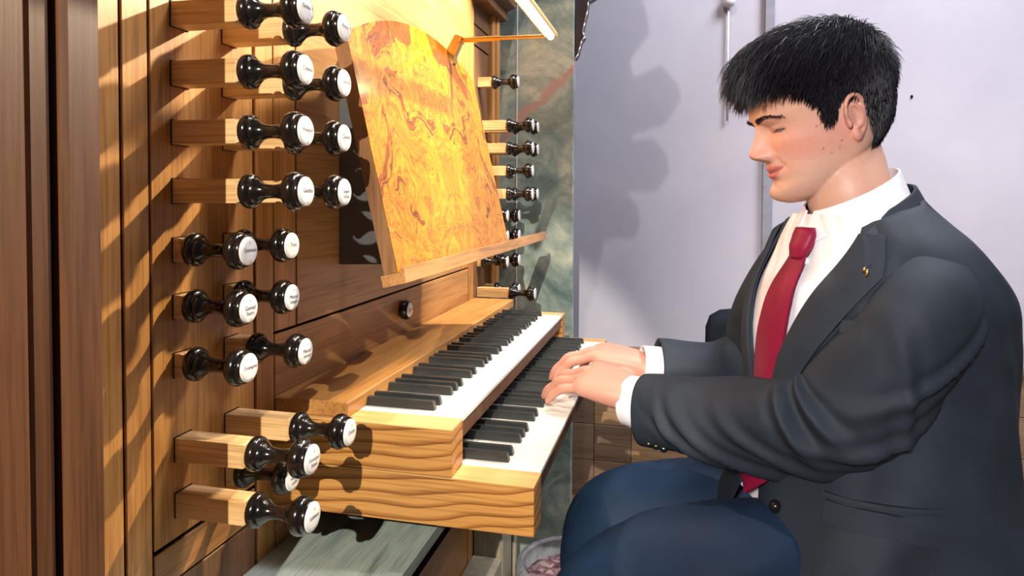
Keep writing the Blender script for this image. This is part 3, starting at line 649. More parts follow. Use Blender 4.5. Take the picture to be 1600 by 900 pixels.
# hands: wrist at the origin, x towards the fingers, y towards the thumb, z out of the back of the hand
def hand(W, X, thumb_side, flex, roll=0.0):
    X = unit(X); zz = vec(0, 0, 1); Y = unit(np.cross(zz, X))*thumb_side; Z = unit(np.cross(X, Y)); Z = Z if Z[2] > 0 else -Z
    c, s = math.cos(roll), math.sin(roll); Y, Z = Y*c + Z*s, Z*c - Y*s
    B = np.array([X, Y, Z])
    def w(p): return W + (np.asarray(p)*1.08)@B
    R = []
    a = 2*np.pi*np.arange(36)/36; sq = lambda v, e: np.sign(v)*np.abs(v)**e
    for t in np.linspace(0, 1, 26):
        x = -0.035 + 0.128*t
        hw = float(spl([0, 0.27, 0.5, 0.75, 0.92, 1.0], [0.0285, 0.0300, 0.0370, 0.0415, 0.0410, 0.0335], t)[0]); ht = float(spl([0, 0.27, 0.5, 0.75, 0.92, 1.0], [0.0225, 0.0215, 0.0210, 0.0180, 0.0140, 0.0085], t)[0])
        zc = 0.003*math.sin(math.pi*t)
        R.append(w(np.stack([np.full(36, x), hw*sq(np.cos(a), 0.8), zc + ht*sq(np.sin(a), 0.85)], -1)))
    body.rings(R)
    body.rings(end_round(tube_rings([w((-0.05, 0, 0)), w((-0.02, 0, 0)), w((0.02, 0, 0))], [0.024, 0.0235, 0.020], 10, 20)))
    tips = []
    spec = [(0.082, 0.0285, 0.046, 0.027, 0.021, 0.0090, 0.16), (0.088, 0.0095, 0.050, 0.031, 0.022, 0.0092, 0.02), (0.083, -0.0105, 0.046, 0.029, 0.022, 0.0087, -0.10), (0.073, -0.0290, 0.037, 0.021, 0.020, 0.0078, -0.24)]
    for (fx, fy, l1, l2, l3, r, spread), (t1, t2, t3) in zip(spec, flex):
        p0 = vec(fx-0.022, fy*0.92, 0.002); p = vec(fx, fy, 0.0035); pts = [p0, p]
        for L, tt in ((l1, t1), (l2, t2), (l3, t3)):
            d = vec(math.cos(tt)*math.cos(spread), math.cos(tt)*math.sin(spread), -math.sin(tt)); p = p + d*L; pts.append(p)
        m1 = pts[1]*0.5 + pts[2]*0.5
        path = [pts[0], pts[1], m1, pts[2], pts[2]*0.5+pts[3]*0.5, pts[3], pts[3]*0.4+pts[4]*0.6, pts[4]-unit(pts[4]-pts[3])*0.005]
        rad = [r*1.02, r*1.12, r*0.98, r*1.05, r*0.92, r*0.95, r*0.86, r*0.74]
        body.rings(end_round(tube_rings([w(q) for q in path], rad, 34, 18, tuple(Z))))
        tips.append(w(pts[4]))
    th = [(0.005, 0.012, -0.006), (0.030, 0.034, -0.012), (0.052, 0.046, -0.020), (0.076, 0.048, -0.030), (0.098, 0.044, -0.040)]
    body.rings(end_round(tube_rings([w(q) for q in th], [0.0155, 0.0150, 0.0118, 0.0105, 0.0080], 30, 18, tuple(Z))))
    return tips
D = math.radians
tl = hand(WRL, vec(-0.93, 0.34, 0.22), -1, [(D(40), D(66), D(80)), (D(32), D(58), D(72)), (D(26), D(50), D(64)), (D(20), D(46), D(62))], roll=0.30)
tr_ = hand(WRR, vec(-0.92, 0.10, 0.24), 1, [(D(33), D(62), D(78)), (D(33), D(61), D(78)), (D(37), D(65), D(80)), (D(42), D(66), D(80))], roll=-0.05)

def remesh(mb, voxel, smooth_it, name):
    me = bpy.data.meshes.new(name); me.from_pydata(mb.v, [], mb.f); fix_normals(me)
    ob = bpy.data.objects.new(name, me); COL.objects.link(ob)
    md = ob.modifiers.new('r', 'REMESH'); md.mode = 'VOXEL'; md.voxel_size = voxel
    ms = ob.modifiers.new('s', 'SMOOTH'); ms.factor = 0.5; ms.iterations = smooth_it
    bpy.context.view_layer.update()
    out = bpy.data.meshes.new_from_object(ob.evaluated_get(bpy.context.evaluated_depsgraph_get()))
    bpy.data.objects.remove(ob); bpy.data.meshes.remove(me); out.name = name
    out.polygons.foreach_set('use_smooth', [True]*len(out.polygons)); out.materials.clear()
    return out
bm_ = remesh(body, 0.0021, 3, 'person')
# skin tint (lips, cheeks, beard shadow, moles) with mouth and eyelid crease shade painted in
co = np.zeros(len(bm_.vertices)*3); bm_.vertices.foreach_get('co', co); co = co.reshape(-1, 3)
hl = (co - HO)@HM.T + vec(0, 0, 0.1)
x, y, z = hl.T; A = np.abs(y)
col = np.tile(vec(0.60, 0.345, 0.245), (len(co), 1))
def blend(c, w): 
    global col
    w = np.clip(w, 0, 1)[:, None]; col = col*(1-w) + np.array(c)*w
isface = (np.linalg.norm(hl - vec(0, 0, 0.11), axis=1) < 0.16) & (x > -0.02)
blend((0.62, 0.235, 0.175), 0.60*isface*gs(A-0.048, 0.017)*gs(z-0.083, 0.016))
blend((0.58, 0.25, 0.19), 0.45*isface*gs(A, 0.012)*gs(z-0.078, 0.010))
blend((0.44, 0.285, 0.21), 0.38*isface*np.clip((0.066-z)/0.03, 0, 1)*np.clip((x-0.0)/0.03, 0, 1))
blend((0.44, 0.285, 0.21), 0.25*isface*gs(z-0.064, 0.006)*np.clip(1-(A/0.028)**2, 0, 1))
zm = 0.0490 + 7.5*np.minimum(A, 0.03)**2
lw_u = 0.0090*np.clip(1-(A/0.0265)**2, 0, 1)**0.7 * (1 - 0.25*gs(A, 0.003)); lw_l = 0.0105*np.clip(1-(A/0.0245)**2, 0, 1)**0.7
lip = isface & (x > 0.05) & (z > zm-lw_l) & (z < zm+lw_u)
blend((0.50, 0.125, 0.120), 0.85*lip)
blend((0.16, 0.035, 0.035), 0.9*(isface & (x > 0.05))*gs(z-zm, 0.0011)*np.clip(1-(A/0.0265)**4, 0, 1))  # dark crease between the lips, its shade painted into the tint
zs = 0.1045 + 0.0035*np.clip((A-0.022)/0.02, -1, 1.2)*0.6
blend((0.10, 0.05, 0.04), 0.92*(isface & (x > 0.04))*gs(z-zs-0.0008, 0.0015)*np.clip(1-((A-0.0335)/0.0125)**2, 0, 1))  # dark lid slit: lash line and its shade painted together
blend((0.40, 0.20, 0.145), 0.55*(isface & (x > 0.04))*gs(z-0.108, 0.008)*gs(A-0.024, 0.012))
ear = (A > 0.066) & (x > -0.035) & (x < 0.02) & (z > 0.06) & (z < 0.145)
blend((0.64, 0.27, 0.21), 0.45*ear)
for mx, mz, mr in ((0.022, 0.0935, 0.0022), (0.038, 0.102, 0.0013), (0.030, 0.070, 0.0015), (0.012, 0.066, 0.0010), (0.020, 0.060, 0.0010), (0.008, 0.076, 0.0010)):
    q_ = HG.reshape(-1, 3); q_ = q_[q_[:, 1] > 0.02]; s_ = q_[np.argmin((q_[:, 0]-mx)**2 + (q_[:, 2]-mz)**2)]
    blend((0.13, 0.06, 0.045), 0.8*np.clip(1.8*(1-np.linalg.norm(hl-s_, axis=1)/(mr+0.0006)), 0, 1))
handm = (co[:, 2] < 0.90) & (co[:, 0] < 0.50)
blend((0.54, 0.245, 0.175), 0.8*handm)
at = bm_.color_attributes.new('skin_tint_shade', 'FLOAT_COLOR', 'POINT'); at.data.foreach_set('color', np.concatenate([col, np.ones((len(co), 1))], 1).ravel())
def _skin():
    m = N('skin'); ca = m.n('ShaderNodeVertexColor', layer_name='skin_tint_shade'); v = m.coords(); f = m.noise(v, 180, 4)
    c = m.mix(0.22, ca.outputs['Color'], m.ramp(f, [(0.3, (0.72, 0.66, 0.64)), (0.65, (1.0, 1.0, 1.0))]), 'MULTIPLY')
    m.bump(m.noise(v, 900, 2), 0.10, 0.0006)
    m.b.inputs['Subsurface Weight'].default_value = 0.12; m.b.inputs['Subsurface Radius'].default_value = (1.0, 0.35, 0.2); m.b.inputs['Subsurface Scale'].default_value = 0.006
    return m.done(c, 0.46, 0.35)
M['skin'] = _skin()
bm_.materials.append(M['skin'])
person = bpy.data.objects.new('person', bm_); COL.objects.link(person)
tag(person, 'person in dark suit and crimson tie playing the organ, hands on the lower keyboard', 'person')

def pbuild(R_or_mb, name, mat, parent, **kw):
    mb = R_or_mb if isinstance(R_or_mb, MB) else MB().rings(R_or_mb)
    return mb.build(name, M[mat], parent, **kw)
# cloth and hair materials
def cloth(name, c, rough=0.55, sheen=0.12, weave=900):
    m = N(name); v = m.coords(); f = m.noise(v, weave, 2); g = m.noise(v, 14, 4)
    col = m.ramp(g, [(0.3, tuple(x*0.8 for x in c)), (0.7, tuple(x*1.2 for x in c))])
    m.bump(f, 0.15, 0.0005); m.b.inputs['Sheen Weight'].default_value = sheen; m.b.inputs['Sheen Roughness'].default_value = 0.4
    return m.done(col, rough, 0.22)
M['suit'] = cloth('suit_wool', (0.0185, 0.0260, 0.0350), 0.66, 0.0)
M['trouser'] = cloth('trouser_wool', (0.010, 0.027, 0.060), 0.62, 0.0)
M['shirt'] = cloth('shirt_cotton', (0.80, 0.78, 0.80), 0.6, 0.0)
M['tie'] = cloth('tie_silk', (0.21, 0.007, 0.034), 0.45, 0.0, 500)
M['shoe'] = plain('shoe_leather', (0.01, 0.01, 0.011), 0.3, 0.5)
def _hair():
    m = N('hair'); v = m.coords(); f = m.noise(v, 60, 3)
    return m.done(m.ramp(f, [(0.3, (0.006, 0.006, 0.0085)), (0.7, (0.013, 0.0125, 0.017))]), 0.5, 0.22)
M['hair'] = _hair()

M['eye'] = plain('eye_white', (0.26, 0.21, 0.19), 0.5, 0.2)
# --- eyes and brows
for sd in (1, -1):
    s_ = surf_front(sd*0.0315, 0.1085); c = vec(s_[0]-0.0150, sd*0.0315, 0.1068)
    eye = pbuild([h2w(q) for q in ball(c, 0.0122, 14)], 'eyeball', 'eye', person, smooth=True)
    pbuild([h2w(q) for q in ball(c + vec(0.0082, 0, -0.0078), (0.0020, 0.0028, 0.0028), 8)], 'iris', 'hair', eye, smooth=True)
    lash = MB(); br = MB()
    for k in range(34):
        yy = 0.0235 + 0.0210*k/33; zz = 0.1045 + 0.0035*np.clip((yy-0.022)/0.02, -1, 1.2)*0.6 + 0.0012
        p = surf_front(sd*yy, zz) + vec(0.0004, 0, 0); ln = 0.0030 + 0.0038*k/33
        q = p + vec(0.80, sd*(0.15+0.75*k/33), -0.50)*ln
        w_ = vec(0, 0.00055, 0.00045); lash.add([h2w(p-w_), h2w(p+w_), h2w(p+vec(0, 0, 0.0008)), h2w(q)], [(0,1,3), (1,2,3), (2,0,3), (0,2,1)])
    lash.build('eyelashes', M['hair'], person)
    for k in range(240):
        t = rng.random(); yy = 0.0070 + 0.0440*t; zz = 0.1215 + 0.0060*math.sin(min(1, t*1.25)*math.pi*0.62) - 0.0035*max(0, t-0.7)/0.3 + (rng.random()-0.5)*0.0062*(1-0.55*t)
        p = surf_front(sd*yy, zz) + vec(0.0003, 0, 0); dr = unit(vec(-0.30*t, sd*(0.7+0.4*t), 0.42*(1-1.3*t)) + rng.normal(0, 0.15, 3)); q = p + dr*0.0072 + vec(0.0014, 0, 0)
        w_ = unit(np.cross(dr, vec(1, 0, 0)))*0.00045
        br.add([h2w(p-w_), h2w(p+w_), h2w(p+vec(0.0007, 0, 0)), h2w(q)], [(0,1,3), (1,2,3), (2,0,3), (0,2,1)])
    br.build('eyebrow', M['hair'], person)
# --- hair
def hairline(x, y): return np.interp(np.degrees(np.arctan2(np.abs(y), x)), [0, 30, 48, 58, 66, 70, 80, 86, 92, 108, 116, 128, 180], [0.166, 0.163, 0.156, 0.142, 0.122, 0.100, 0.101, 0.126, 0.130, 0.130, 0.098, 0.062, 0.040])
nzg, nag = HB.shape[:2]
du_ = np.gradient(HB, axis=0); dv_ = np.roll(HB, -1, 1) - np.roll(HB, 1, 1); NB = np.cross(dv_, du_); NB /= (np.linalg.norm(NB, axis=2)[..., None] + 1e-9)
NB *= np.sign((NB*(HB - vec(0, 0, 0.11))).sum(-1))[..., None]
cover = np.clip((HB[..., 2] - hairline(HB[..., 0], HB[..., 1]))/0.012, -0.6, 1)
def thick(p): 
    top = np.clip((p[..., 2]-0.135)/0.06, 0, 1); fr = np.clip((p[..., 0]-0.0)/0.08, 0, 1); nape = np.clip((0.10-p[..., 2])/0.05, 0, 1)
    bk_ = np.clip((-p[..., 0]-0.02)/0.06, 0, 1); return (0.0075 + 0.0200*top + 0.016*fr*top - 0.004*nape)*(1-0.45*bk_)
rawc = (HB[..., 2] - hairline(HB[..., 0], HB[..., 1]))/0.012
shell = HB + NB*(np.where(cover > 0, cover*thick(HB), np.maximum(rawc, -1)*0.006 - 0.018*np.clip((-rawc-1)/2.5, 0, 1)))[..., None]
shell += (NB*(rng.normal(0, 0.0007, HB.shape[:2])*np.clip(cover, 0, 1))[..., None])
sh = MB(); sh.rings([h2w(r) for r in shell[40:]]); M['hair_base'] = plain('hair_base', (0.007, 0.007, 0.009), 0.95, 0.03)
hair = sh.build('hair', M['hair_base'], person, smooth=True)
strands = MB()
# sample roots by area
P3 = HB.reshape(-1, 3); N3 = NB.reshape(-1, 3); cv = cover.reshape(-1); th3 = thick(HB).reshape(-1)
ar = (np.linalg.norm(np.cross(dv_, du_), axis=2).reshape(-1))*(cv > 0.02)
idx = rng.choice(len(P3), 20000, p=ar/ar.sum())
whorl = vec(-0.055, -0.010, 0.212)
SV, SF = [], []
for i in idx:
    p, n = P3[i] + rng.normal(0, 0.0008, 3), N3[i]; c = max(0.0, cv[i]); th_ = th3[i]
    fl = p - whorl; fl = fl - n*(fl@n); fl = unit(fl + 1e-6) + vec(0.45, 0, 0)*np.clip((p[2]-0.16)/0.05, 0, 1) + rng.normal(0, 0.20, 3); fl = unit(fl - n*(fl@n))
    topf = np.clip((p[2]-0.14)/0.05, 0, 1); front = np.clip((p[0]-0.03)/0.05, 0, 1)*np.clip((p[2]-0.14)/0.02, 0, 1)
    L = (0.010 + 0.020*topf + 0.011*front)*(0.75+0.5*rng.random())
    st = p + n*th_*c*(0.35 + 0.65*rng.random()); d = unit(fl + n*(0.35 + 0.50*topf*rng.random()))
    pts = [st]
    for k in range(4):
        d = unit(d + fl*0.10 + vec(0.10*front, 0, -0.22 - 0.16*front) - n*0.10*(k > 1)); pts.append(pts[-1] + d*L/4)
    w_ = unit(np.cross(d, n))*0.00075*(0.7+0.6*rng.random()); o = len(SV)
    for k, q in enumerate(pts[:-1]): SV += [h2w(q - w_*(1-k*0.2)), h2w(q + w_*(1-k*0.2)), h2w(q + n*0.0009*(1-k*0.2))]
    SV.append(h2w(pts[-1]))
    for k in range(3):
        a = o + 3*k
        SF += [(a, a+1, a+4, a+3), (a+1, a+2, a+5, a+4), (a+2, a, a+3, a+5)]
    a = o + 9; SF += [(a, a+1, a+3), (a+1, a+2, a+3), (a+2, a, a+3)]
st_me = bpy.data.meshes.new('hair_strands'); st_me.from_pydata([tuple(v) for v in SV], [], SF); st_me.materials.append(M['hair'])
so = bpy.data.objects.new('hair_strands', st_me); COL.objects.link(so); so.parent = hair; so['kind'] = 'stuff'

# --- torso surface
TZ = [0.47, 0.56, 0.66, 0.78, 0.88, 0.96, 1.02, 1.058, 1.085, 1.108, 1.130, 1.155, 1.18]
TA = [0.204, 0.196, 0.182, 0.166, 0.162, 0.158, 0.144, 0.118, 0.102, 0.088, 0.077, 0.069, 0.066]
TB = [0.226, 0.218, 0.204, 0.182, 0.174, 0.176, 0.174, 0.166, 0.150, 0.124, 0.098, 0.078, 0.070]
TD = [0.034, 0.030, 0.018, 0.004, 0.0, 0.0, -0.002, 0.004, 0.010, 0.018, 0.024, 0.030, 0.034]
def tor(z, ph, off=0.0):
    z = np.asarray(z, float); ph = np.asarray(ph, float); z, ph = np.broadcast_arrays(z, ph); s = z.shape; zf = z.ravel(); pf = ph.ravel()
    a = spl(TZ, TA, zf) + off; b = spl(TZ, TB, zf) + off; dd = spl(TZ, TD, zf)
    e = 0.88 - 0.30*np.clip((0.74-zf)/0.10, 0, 1); c = np.sign(np.cos(pf))*np.abs(np.cos(pf))**e; s_ = np.sign(np.sin(pf))*np.abs(np.sin(pf))**e
    P = TC + (dd + a*c)[:, None]*TF + (b*s_)[:, None]*TL + zf[:, None]*vec(0, 0, 1)
    return P.reshape(s + (3,))
OPZ = [0.47, 0.56, 0.66, 0.74, 0.80, 0.84, 0.90, 0.97, 1.04, 1.09, 1.12, 1.16]
OPW = [0.030, 0.026, 0.022, 0.016, 0.008, 0.004, 0.022, 0.045, 0.068, 0.086, 0.092, 0.090]
def opening(z): return spl(OPZ, OPW, z)/spl(TZ, TB, z)*1.25
def grid_shell(Po, Pi, mb=None):
    """closed thin shell from two matching grids"""
    mb = mb or MB(); m, n = Po.shape[:2]; vs = np.concatenate([Po.reshape(-1, 3), Pi.reshape(-1, 3)]); o = m*n; fs = []
    for i in range(m-1):
        for j in range(n-1):
            a = i*n+j; fs.append((a, a+1, a+n+1, a+n)); fs.append((o+a, o+a+n, o+a+n+1, o+a+1))
    for i in range(m-1):
        for j in (0, n-1): a = i*n+j; fs.append((a, a+n, o+a+n, o+a))
    for j in range(n-1):
        for i in (0, m-1): a = i*n+j; fs.append((a, a+1, o+a+1, o+a))
    return mb.add(vs, fs)
def fold(z, ph):
    w = 0.0035*np.sin(9*ph + 26*z + 1.5*np.sin(14*z))*np.clip((0.86-z)/0.2, 0, 1)
    w += 0.004*gs(z-0.985 + 0.06*(ph-1.2), 0.013)*gs(ph-1.15, 0.5) - 0.004*gs(z-0.955 + 0.05*(ph-1.2), 0.012)*gs(ph-1.2, 0.5)
    return w + 0.0018*np.sin(31*z + 5*np.sin(3*ph))
sj = np.linspace(0, 1, 110); zj = 0.514 + 0.586*sj
op = opening(zj); u_ = np.linspace(0, 1, 130)
PH = op[:, None] + (2*np.pi - 2*op)[:, None]*u_[None, :]
ztop = np.interp(np.minimum(PH, 2*np.pi-PH), [0, 0.6, 1.0, 1.57, 2.3, 3.15], [1.082, 1.094, 1.111, 1.126, 1.138, 1.144])
ZZ = 0.514 + (ztop-0.514)*sj[:, None]
jo = tor(ZZ, PH, 0.0) ; 
fo = fold(ZZ, PH)[..., None]; rad = jo - (TC + ZZ[..., None]*vec(0, 0, 1)); rad /= np.linalg.norm(rad, axis=2)[..., None]
jacket = pbuild(grid_shell(jo + rad*fo, jo + rad*fo - rad*0.005), 'jacket', 'suit', person, smooth=True, angle=60)
# sleeves
def sleeve_disp(seed, bend, side):
    r_ = np.random.default_rng(seed); ks = [(r_.random()*6.28, r_.uniform(-1, 1)) for _ in range(9)]
    def f(t, a, P):
        d = 0.0028*np.sin(3*a + 11*t + ks[0][0]) + 0.0022*np.sin(2*a - 19*t + ks[1][0])
        for k, (tc_, am, sk, aw, ac, wd) in enumerate(side):
            ph = np.abs((t - tc_ - sk*np.sin(a - ac))/wd); win = np.exp(-0.5*((np.mod(a-ac+np.pi, 2*np.pi)-np.pi)/aw)**2)
            d = d + am*win*(np.exp(-ph*1.15)*(ph < 6) - 0.45*np.exp(-((ph-1.7)/0.8)**2))
        return d
    return f
foldsL = [(0.435, 0.014, 0.02, 0.55, 0.1, 0.020), (0.505, 0.013, 0.03, 0.55, 0.05, 0.020), (0.575, 0.009, 0.16, 0.75, 5.55, 0.026), (0.69, 0.010, 0.18, 0.80, 5.35, 0.028), (0.81, 0.007, 0.14, 0.70, 5.45, 0.024), (0.89, 0.004, 0.05, 0.6, 6.1, 0.016),
          (0.38, 0.009, 0.16, 0.50, 5.15, 0.022), (0.20, 0.008, 0.20, 0.70, 5.0, 0.026), (0.30, 0.006, -0.16, 0.60, 5.3, 0.024), (0.52, 0.006, -0.14, 0.7, 4.1, 0.028)]
def sleeve(path, radii, nm, folds, seed, up):
    f = sleeve_disp(seed, 0.5, folds); R = tube_rings(path, radii, 150, 72, up, f)
    c_ = R[-1].mean(0); inner = [c_ + (R[-1]-c_)*0.90, R[-12].mean(0) + (R[-12]-R[-12].mean(0))*0.86]
    st = R[0]; c0 = st.mean(0); pre = [c0 + (st-c0)*s + unit(R[0].mean(0)-R[1].mean(0))*h for s, h in ((0.25, 0.030), (0.6, 0.024), (0.88, 0.012))]
    return pbuild(MB().rings(pre + R + inner, True, True), nm, 'suit', jacket, smooth=True)
SLL = sleeve([vec(0.832, 0.955, 1.046), vec(0.818, 0.930, 0.998), vec(0.782, 0.922, 0.930), vec(0.733, 0.936, 0.862), vec(0.660, 0.980, 0.830), vec(0.570, 1.035, 0.815), vec(0.490, 1.083, 0.808)], [0.056, 0.070, 0.071, 0.069, 0.065, 0.059, 0.053], 'sleeve', foldsL, 3, (0, 0, 1))
SLR = sleeve([vec(0.735, 1.205, 1.030), vec(0.712, 1.245, 0.975), vec(0.695, 1.285, 0.900), vec(0.678, 1.300, 0.838), vec(0.620, 1.288, 0.822), vec(0.555, 1.268, 0.828), vec(0.500, 1.253, 0.833)], [0.062, 0.074, 0.072, 0.070, 0.062, 0.055, 0.048], 'sleeve', [(0.55, 0.008, 0.03, 0.55, 0.1, 0.020), (0.62, 0.008, 0.03, 0.55, 0.05, 0.020), (0.70, 0.006, 0.10, 0.75, 1.6, 0.026), (0.82, 0.005, 0.10, 0.70, 1.7, 0.024), (0.30, 0.004, 0.05, 0.7, 1.2, 0.03)], 5, (0, 0, 1))
# cuffs
shirt = None
zs_ = np.linspace(0.72, 1.118, 50); ps_ = np.linspace(-1.15, 1.15, 50)
Zs, Ps = np.meshgrid(zs_, ps_, indexing='ij'); so_ = tor(Zs, Ps, -0.007); si_ = tor(Zs, Ps, -0.011)
wr = 0.0012*np.sin(24*Ps + 9*np.sin(12*Zs)); so_ = so_ + wr[..., None]*TF
shirt = pbuild(grid_shell(so_, si_), 'shirt', 'shirt', person, smooth=True, angle=60)
for W_, E_, r in ((vec(0.480, 1.088, 0.814), vec(0.565, 1.036, 0.815), 0.041), (vec(0.492, 1.251, 0.835), vec(0.555, 1.268, 0.828), 0.036)):
    dw = unit(W_-E_); R = tube_rings([W_ - dw*0.05, W_, W_ + dw*0.022], [r*0.98, r, r*0.97], 12, 48); c_ = R[-1].mean(0)
    pbuild(MB().rings(R + [c_ + (R[-1]-c_)*0.94, R[0].mean(0) + (R[0]-R[0].mean(0))*0.90]), 'cuff', 'shirt', shirt, smooth=True, angle=50)
# shirt collar: stand-up band with fold and points
def neck_ring(ph, r, zoff):
    c = TC + TF*0.034; 
    return c + TF*(r*0.98*np.cos(ph))[..., None] + TL*(r*np.sin(ph))[..., None] + vec(0, 0, 1)*zoff[..., None]
phc = np.linspace(0.16, 2*np.pi-0.16, 90); bk = (1-np.cos(phc))/2
tt = np.linspace(0, 1, 9)[:, None]
zt = 1.122 + 0.062*bk**0.9; zb_ = np.where(bk > 0.12, 1.086 + 0.055*bk, 1.072 + (bk/0.12)*0.0206)
Zc_ = zt + (zb_-zt)*tt; rr_ = 0.0625 + 0.016*tt + 0.006*(1-bk)*tt
cg = neck_ring(np.broadcast_to(phc, Zc_.shape), rr_, Zc_); cgi = neck_ring(np.broadcast_to(phc, Zc_.shape), rr_-0.003, Zc_)
pbuild(grid_shell(cg, cgi), 'collar', 'shirt', shirt, smooth=True, angle=50)
for i in range(4):
    p = tor(1.055 - i*0.075, 0.16, -0.004); q = MB(); q.rings(ball(p, (0.0050, 0.0050, 0.0055), 7)); q.build('button', M['porcelain'], shirt, smooth=True)
# lapels and jacket collar
for sd in (1, -1):
    zl_ = np.linspace(0.838, 1.096, 46); lw = np.interp(zl_, [0.838, 0.90, 1.045, 1.062, 1.096], [0.008, 0.036, 0.066, 0.056, 0.034]); b_ = spl(TZ, TB, zl_)
    inn = opening(zl_); u = np.linspace(0, 1, 16)
    PHl = sd*(inn[:, None]*0.97 + (lw/b_)[:, None]*1.15*u[None, :]); ZL = zl_[:, None] + 0.0*u[None, :]
    off = 0.006 + 0.003*np.sin(np.pi*np.clip(u*1.0, 0, 1))[None, :]**0.8*(1-u[None, :]*0.5)
    g = tor(ZL, PHl, 0.0); rd = g - (TC + ZL[..., None]*vec(0, 0, 1)); rd /= np.linalg.norm(rd, axis=2)[..., None]
    pbuild(grid_shell(g + rd*off[..., None], g + rd*(off-0.005)[..., None]), 'lapel', 'suit', jacket, smooth=True, angle=50)
phk = np.linspace(0.80, 2*np.pi-0.80, 90); bk = (1-np.cos(phk))/2; tt = np.linspace(0, 1, 8)[:, None]
zt = 1.092 + 0.070*np.clip((bk-0.15)/0.85, 0, 1)**0.8; zb_ = 1.054 + 0.070*np.clip((bk-0.15)/0.85, 0, 1)**0.75
Zk = zt + (zb_-zt)*tt; PHk = np.broadcast_to(phk, Zk.shape); rk = 0.083 + 0.020*tt + 0.010*(1-np.clip((bk-0.15)/0.5, 0, 1))
kg = neck_ring(PHk, rk, Zk); gt = tor(np.clip(Zk, 0.5, 1.17), PHk, 0.010); 
wgt = np.clip(1-(bk-0.15)/0.35, 0, 1)[None, :, None]; kg = kg*(1-wgt) + gt*wgt
cen = TC + Zk[..., None]*vec(0, 0, 1); rd = kg-cen; rd /= np.linalg.norm(rd, axis=2)[..., None]
pbuild(grid_shell(kg, kg - rd*0.005), 'collar', 'suit', jacket, smooth=True, angle=50)
# pockets, buttons, pin
zp, pp = np.meshgrid(np.linspace(0.742, 0.768, 8), np.linspace(0.70, 1.46, 30), indexing='ij'); dz = 0.010*np.clip((pp-1.1)/0.36, 0, 1)
g0 = tor(zp, pp, 0.005); g1 = tor(zp, pp, 0.001); pbuild(grid_shell(g0 - dz[..., None]*vec(0, 0, 1), g1), 'pocket_flap', 'suit', jacket, smooth=True, angle=40)
zp, pp = np.meshgrid(np.linspace(0.772, 0.777, 4), np.linspace(0.68, 1.48, 30), indexing='ij'); pbuild(grid_shell(tor(zp, pp, 0.005), tor(zp, pp, 0.0)), 'pocket_welt', 'suit', jacket, smooth=True, angle=40)
zp, pp = np.meshgrid(np.linspace(0.975, 0.990, 4), np.linspace(0.72, 1.10, 16), indexing='ij'); pbuild(grid_shell(tor(zp+0.04*(pp-0.7)*0.5, pp, 0.006), tor(zp, pp, 0.0)), 'breast_pocket', 'suit', jacket, smooth=True, angle=40)
for zb2, pb2 in ((0.735, 0.32), (0.63, 0.42)):
    p = tor(zb2, pb2, 0.003); pbuild(ball(p, (0.009, 0.009, 0.009), 8), 'button', 'black', jacket, smooth=True)
p = tor(1.050, float(opening(np.array([1.05]))[0]) + 0.30, 0.0125); pn = MB(); pn.rings(ball(p, (0.0022, 0.0022, 0.0048), 8)); pn.rings(ball(p + vec(-0.003, 0.0, 0.004), (0.002, 0.002, 0.003), 6)); pn.build('lapel_pin', M['gold'], jacket, smooth=True)
sdir = unit(vec(0.490, 1.083, 0.808) - vec(0.570, 1.035, 0.815)); perp = unit(np.cross(sdir, vec(0, 0, 1)))
for k in range(3):
    c_ = vec(0.490, 1.083, 0.808) - sdir*(0.028 + 0.0135*k); sidev = perp if perp[1] < 0 else -perp
    p = c_ + unit(sidev*0.75 + vec(0, 0, -0.75))*(0.0575 + 0.0012*k); bt = MB(); bt.rings(ball(p, (0.0062, 0.0040, 0.0050), 10)); bt.build('sleeve_button', M['black'], jacket, smooth=True)
# tie
zt_ = np.concatenate([np.linspace(1.062, 0.735, 60)]); ut = np.linspace(-1, 1, 13)
hw_ = np.interp(zt_, [0.735, 0.765, 0.83, 1.0, 1.062], [0.001, 0.034, 0.036, 0.026, 0.017])
tg = np.stack([tor(np.full(13, zz), 0.10 + ut*h/0.185, 0.0) + TF*(0.004 + 0.004*np.cos(ut*1.5)[:, None] + 0.012*np.clip((0.84-zz)/0.08, 0, 1)) for zz, h in zip(zt_, hw_)])
tie = pbuild(grid_shell(tg, tg - TF*0.003), 'tie', 'tie', person, smooth=True, angle=50)
kz = np.linspace(1.100, 1.058, 10); kR = []
for zz, wd, dp in zip(kz, np.interp(kz, [1.058, 1.072, 1.092, 1.100], [0.015, 0.021, 0.024, 0.019]), np.interp(kz, [1.058, 1.075, 1.1], [0.008, 0.014, 0.010])):
    c_ = tor(zz, 0.10, 0.0); a = np.linspace(0, 2*np.pi, 24, endpoint=False); kR.append(c_ + TF*(0.003 + dp*np.cos(a))[:, None] + TL*(wd*np.sin(a))[:, None])
pbuild(kR, 'knot', 'tie', tie, smooth=True)
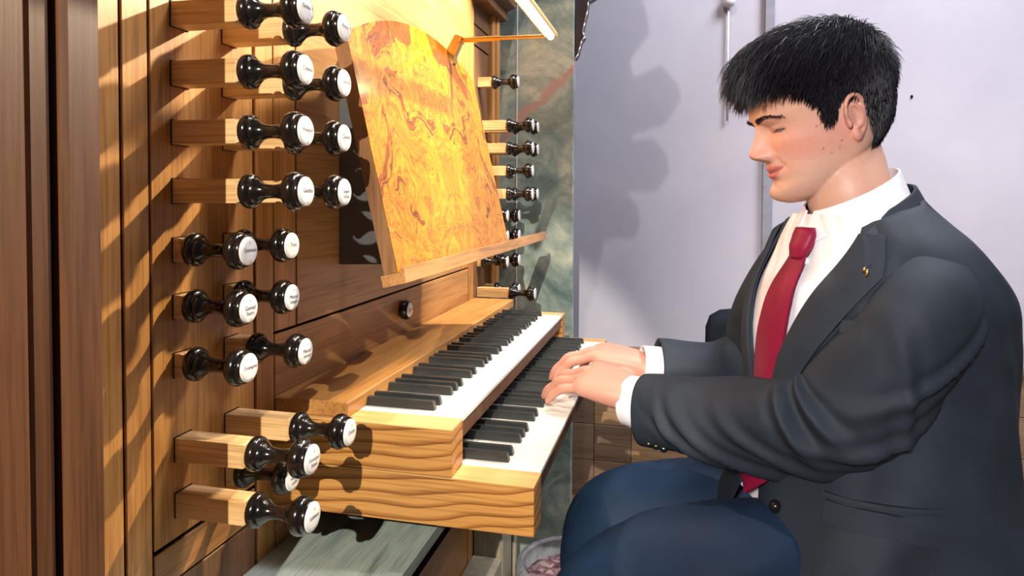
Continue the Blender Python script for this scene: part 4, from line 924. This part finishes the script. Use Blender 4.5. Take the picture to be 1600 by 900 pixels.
# trousers
tb = MB()
def leg_disp(t, a, P):
    def rd(s): return (1-np.abs(np.sin(s)))**2
    return 0.0025*np.sin(2*a + 24*t) + 0.006*rd(26*t + 1.6*np.cos(a-0.6))*np.exp(-((t-0.47)/0.12)**2) + 0.005*rd(9*t + 1.9*a)*np.exp(-((t-0.20)/0.14)**2) - 0.002
tb.rings(end_round(tube_rings([vec(0.86, 1.010, 0.610), vec(0.76, 0.985, 0.628), vec(0.64, 0.960, 0.638), vec(0.51, 0.950, 0.606), vec(0.440, 0.950, 0.562), vec(0.418, 0.950, 0.49), vec(0.422, 0.950, 0.30), vec(0.425, 0.950, 0.085)], [0.085, 0.090, 0.092, 0.089, 0.079, 0.068, 0.062, 0.056], 110, 56, (0, 1, 0), leg_disp)))
tb.rings(end_round(tube_rings([vec(0.83, 1.155, 0.620), vec(0.72, 1.155, 0.625), vec(0.62, 1.155, 0.622), vec(0.51, 1.150, 0.612), vec(0.430, 1.150, 0.586), vec(0.410, 1.150, 0.51), vec(0.410, 1.150, 0.30), vec(0.415, 1.150, 0.085)], [0.104, 0.098, 0.092, 0.086, 0.076, 0.068, 0.062, 0.056], 110, 56, (0, 1, 0), leg_disp)))
tb.rings(ball(vec(0.85, 1.07, 0.61), (0.115, 0.13, 0.098), 20))
tm_ = remesh(tb, 0.004, 3, 'trousers'); tm_.materials.append(M['trouser']); tro = bpy.data.objects.new('trousers', tm_); COL.objects.link(tro); tro.parent = person
for y in (0.950, 1.150):
    R = []
    for xx, hw, ht in ((0.475, 0.020, 0.030), (0.465, 0.034, 0.045), (0.43, 0.038, 0.060), (0.38, 0.042, 0.050), (0.32, 0.048, 0.036), (0.265, 0.044, 0.028), (0.235, 0.030, 0.020), (0.225, 0.012, 0.010)):
        a = 2*np.pi*np.arange(24)/24; R.append(np.stack([np.full(24, xx), y + hw*np.cos(a), np.maximum(0.0, ht + ht*np.sin(a)*1.0)], -1) + vec(0, 0, 0.001))
    pbuild(R, 'shoe', 'shoe', person, smooth=True)
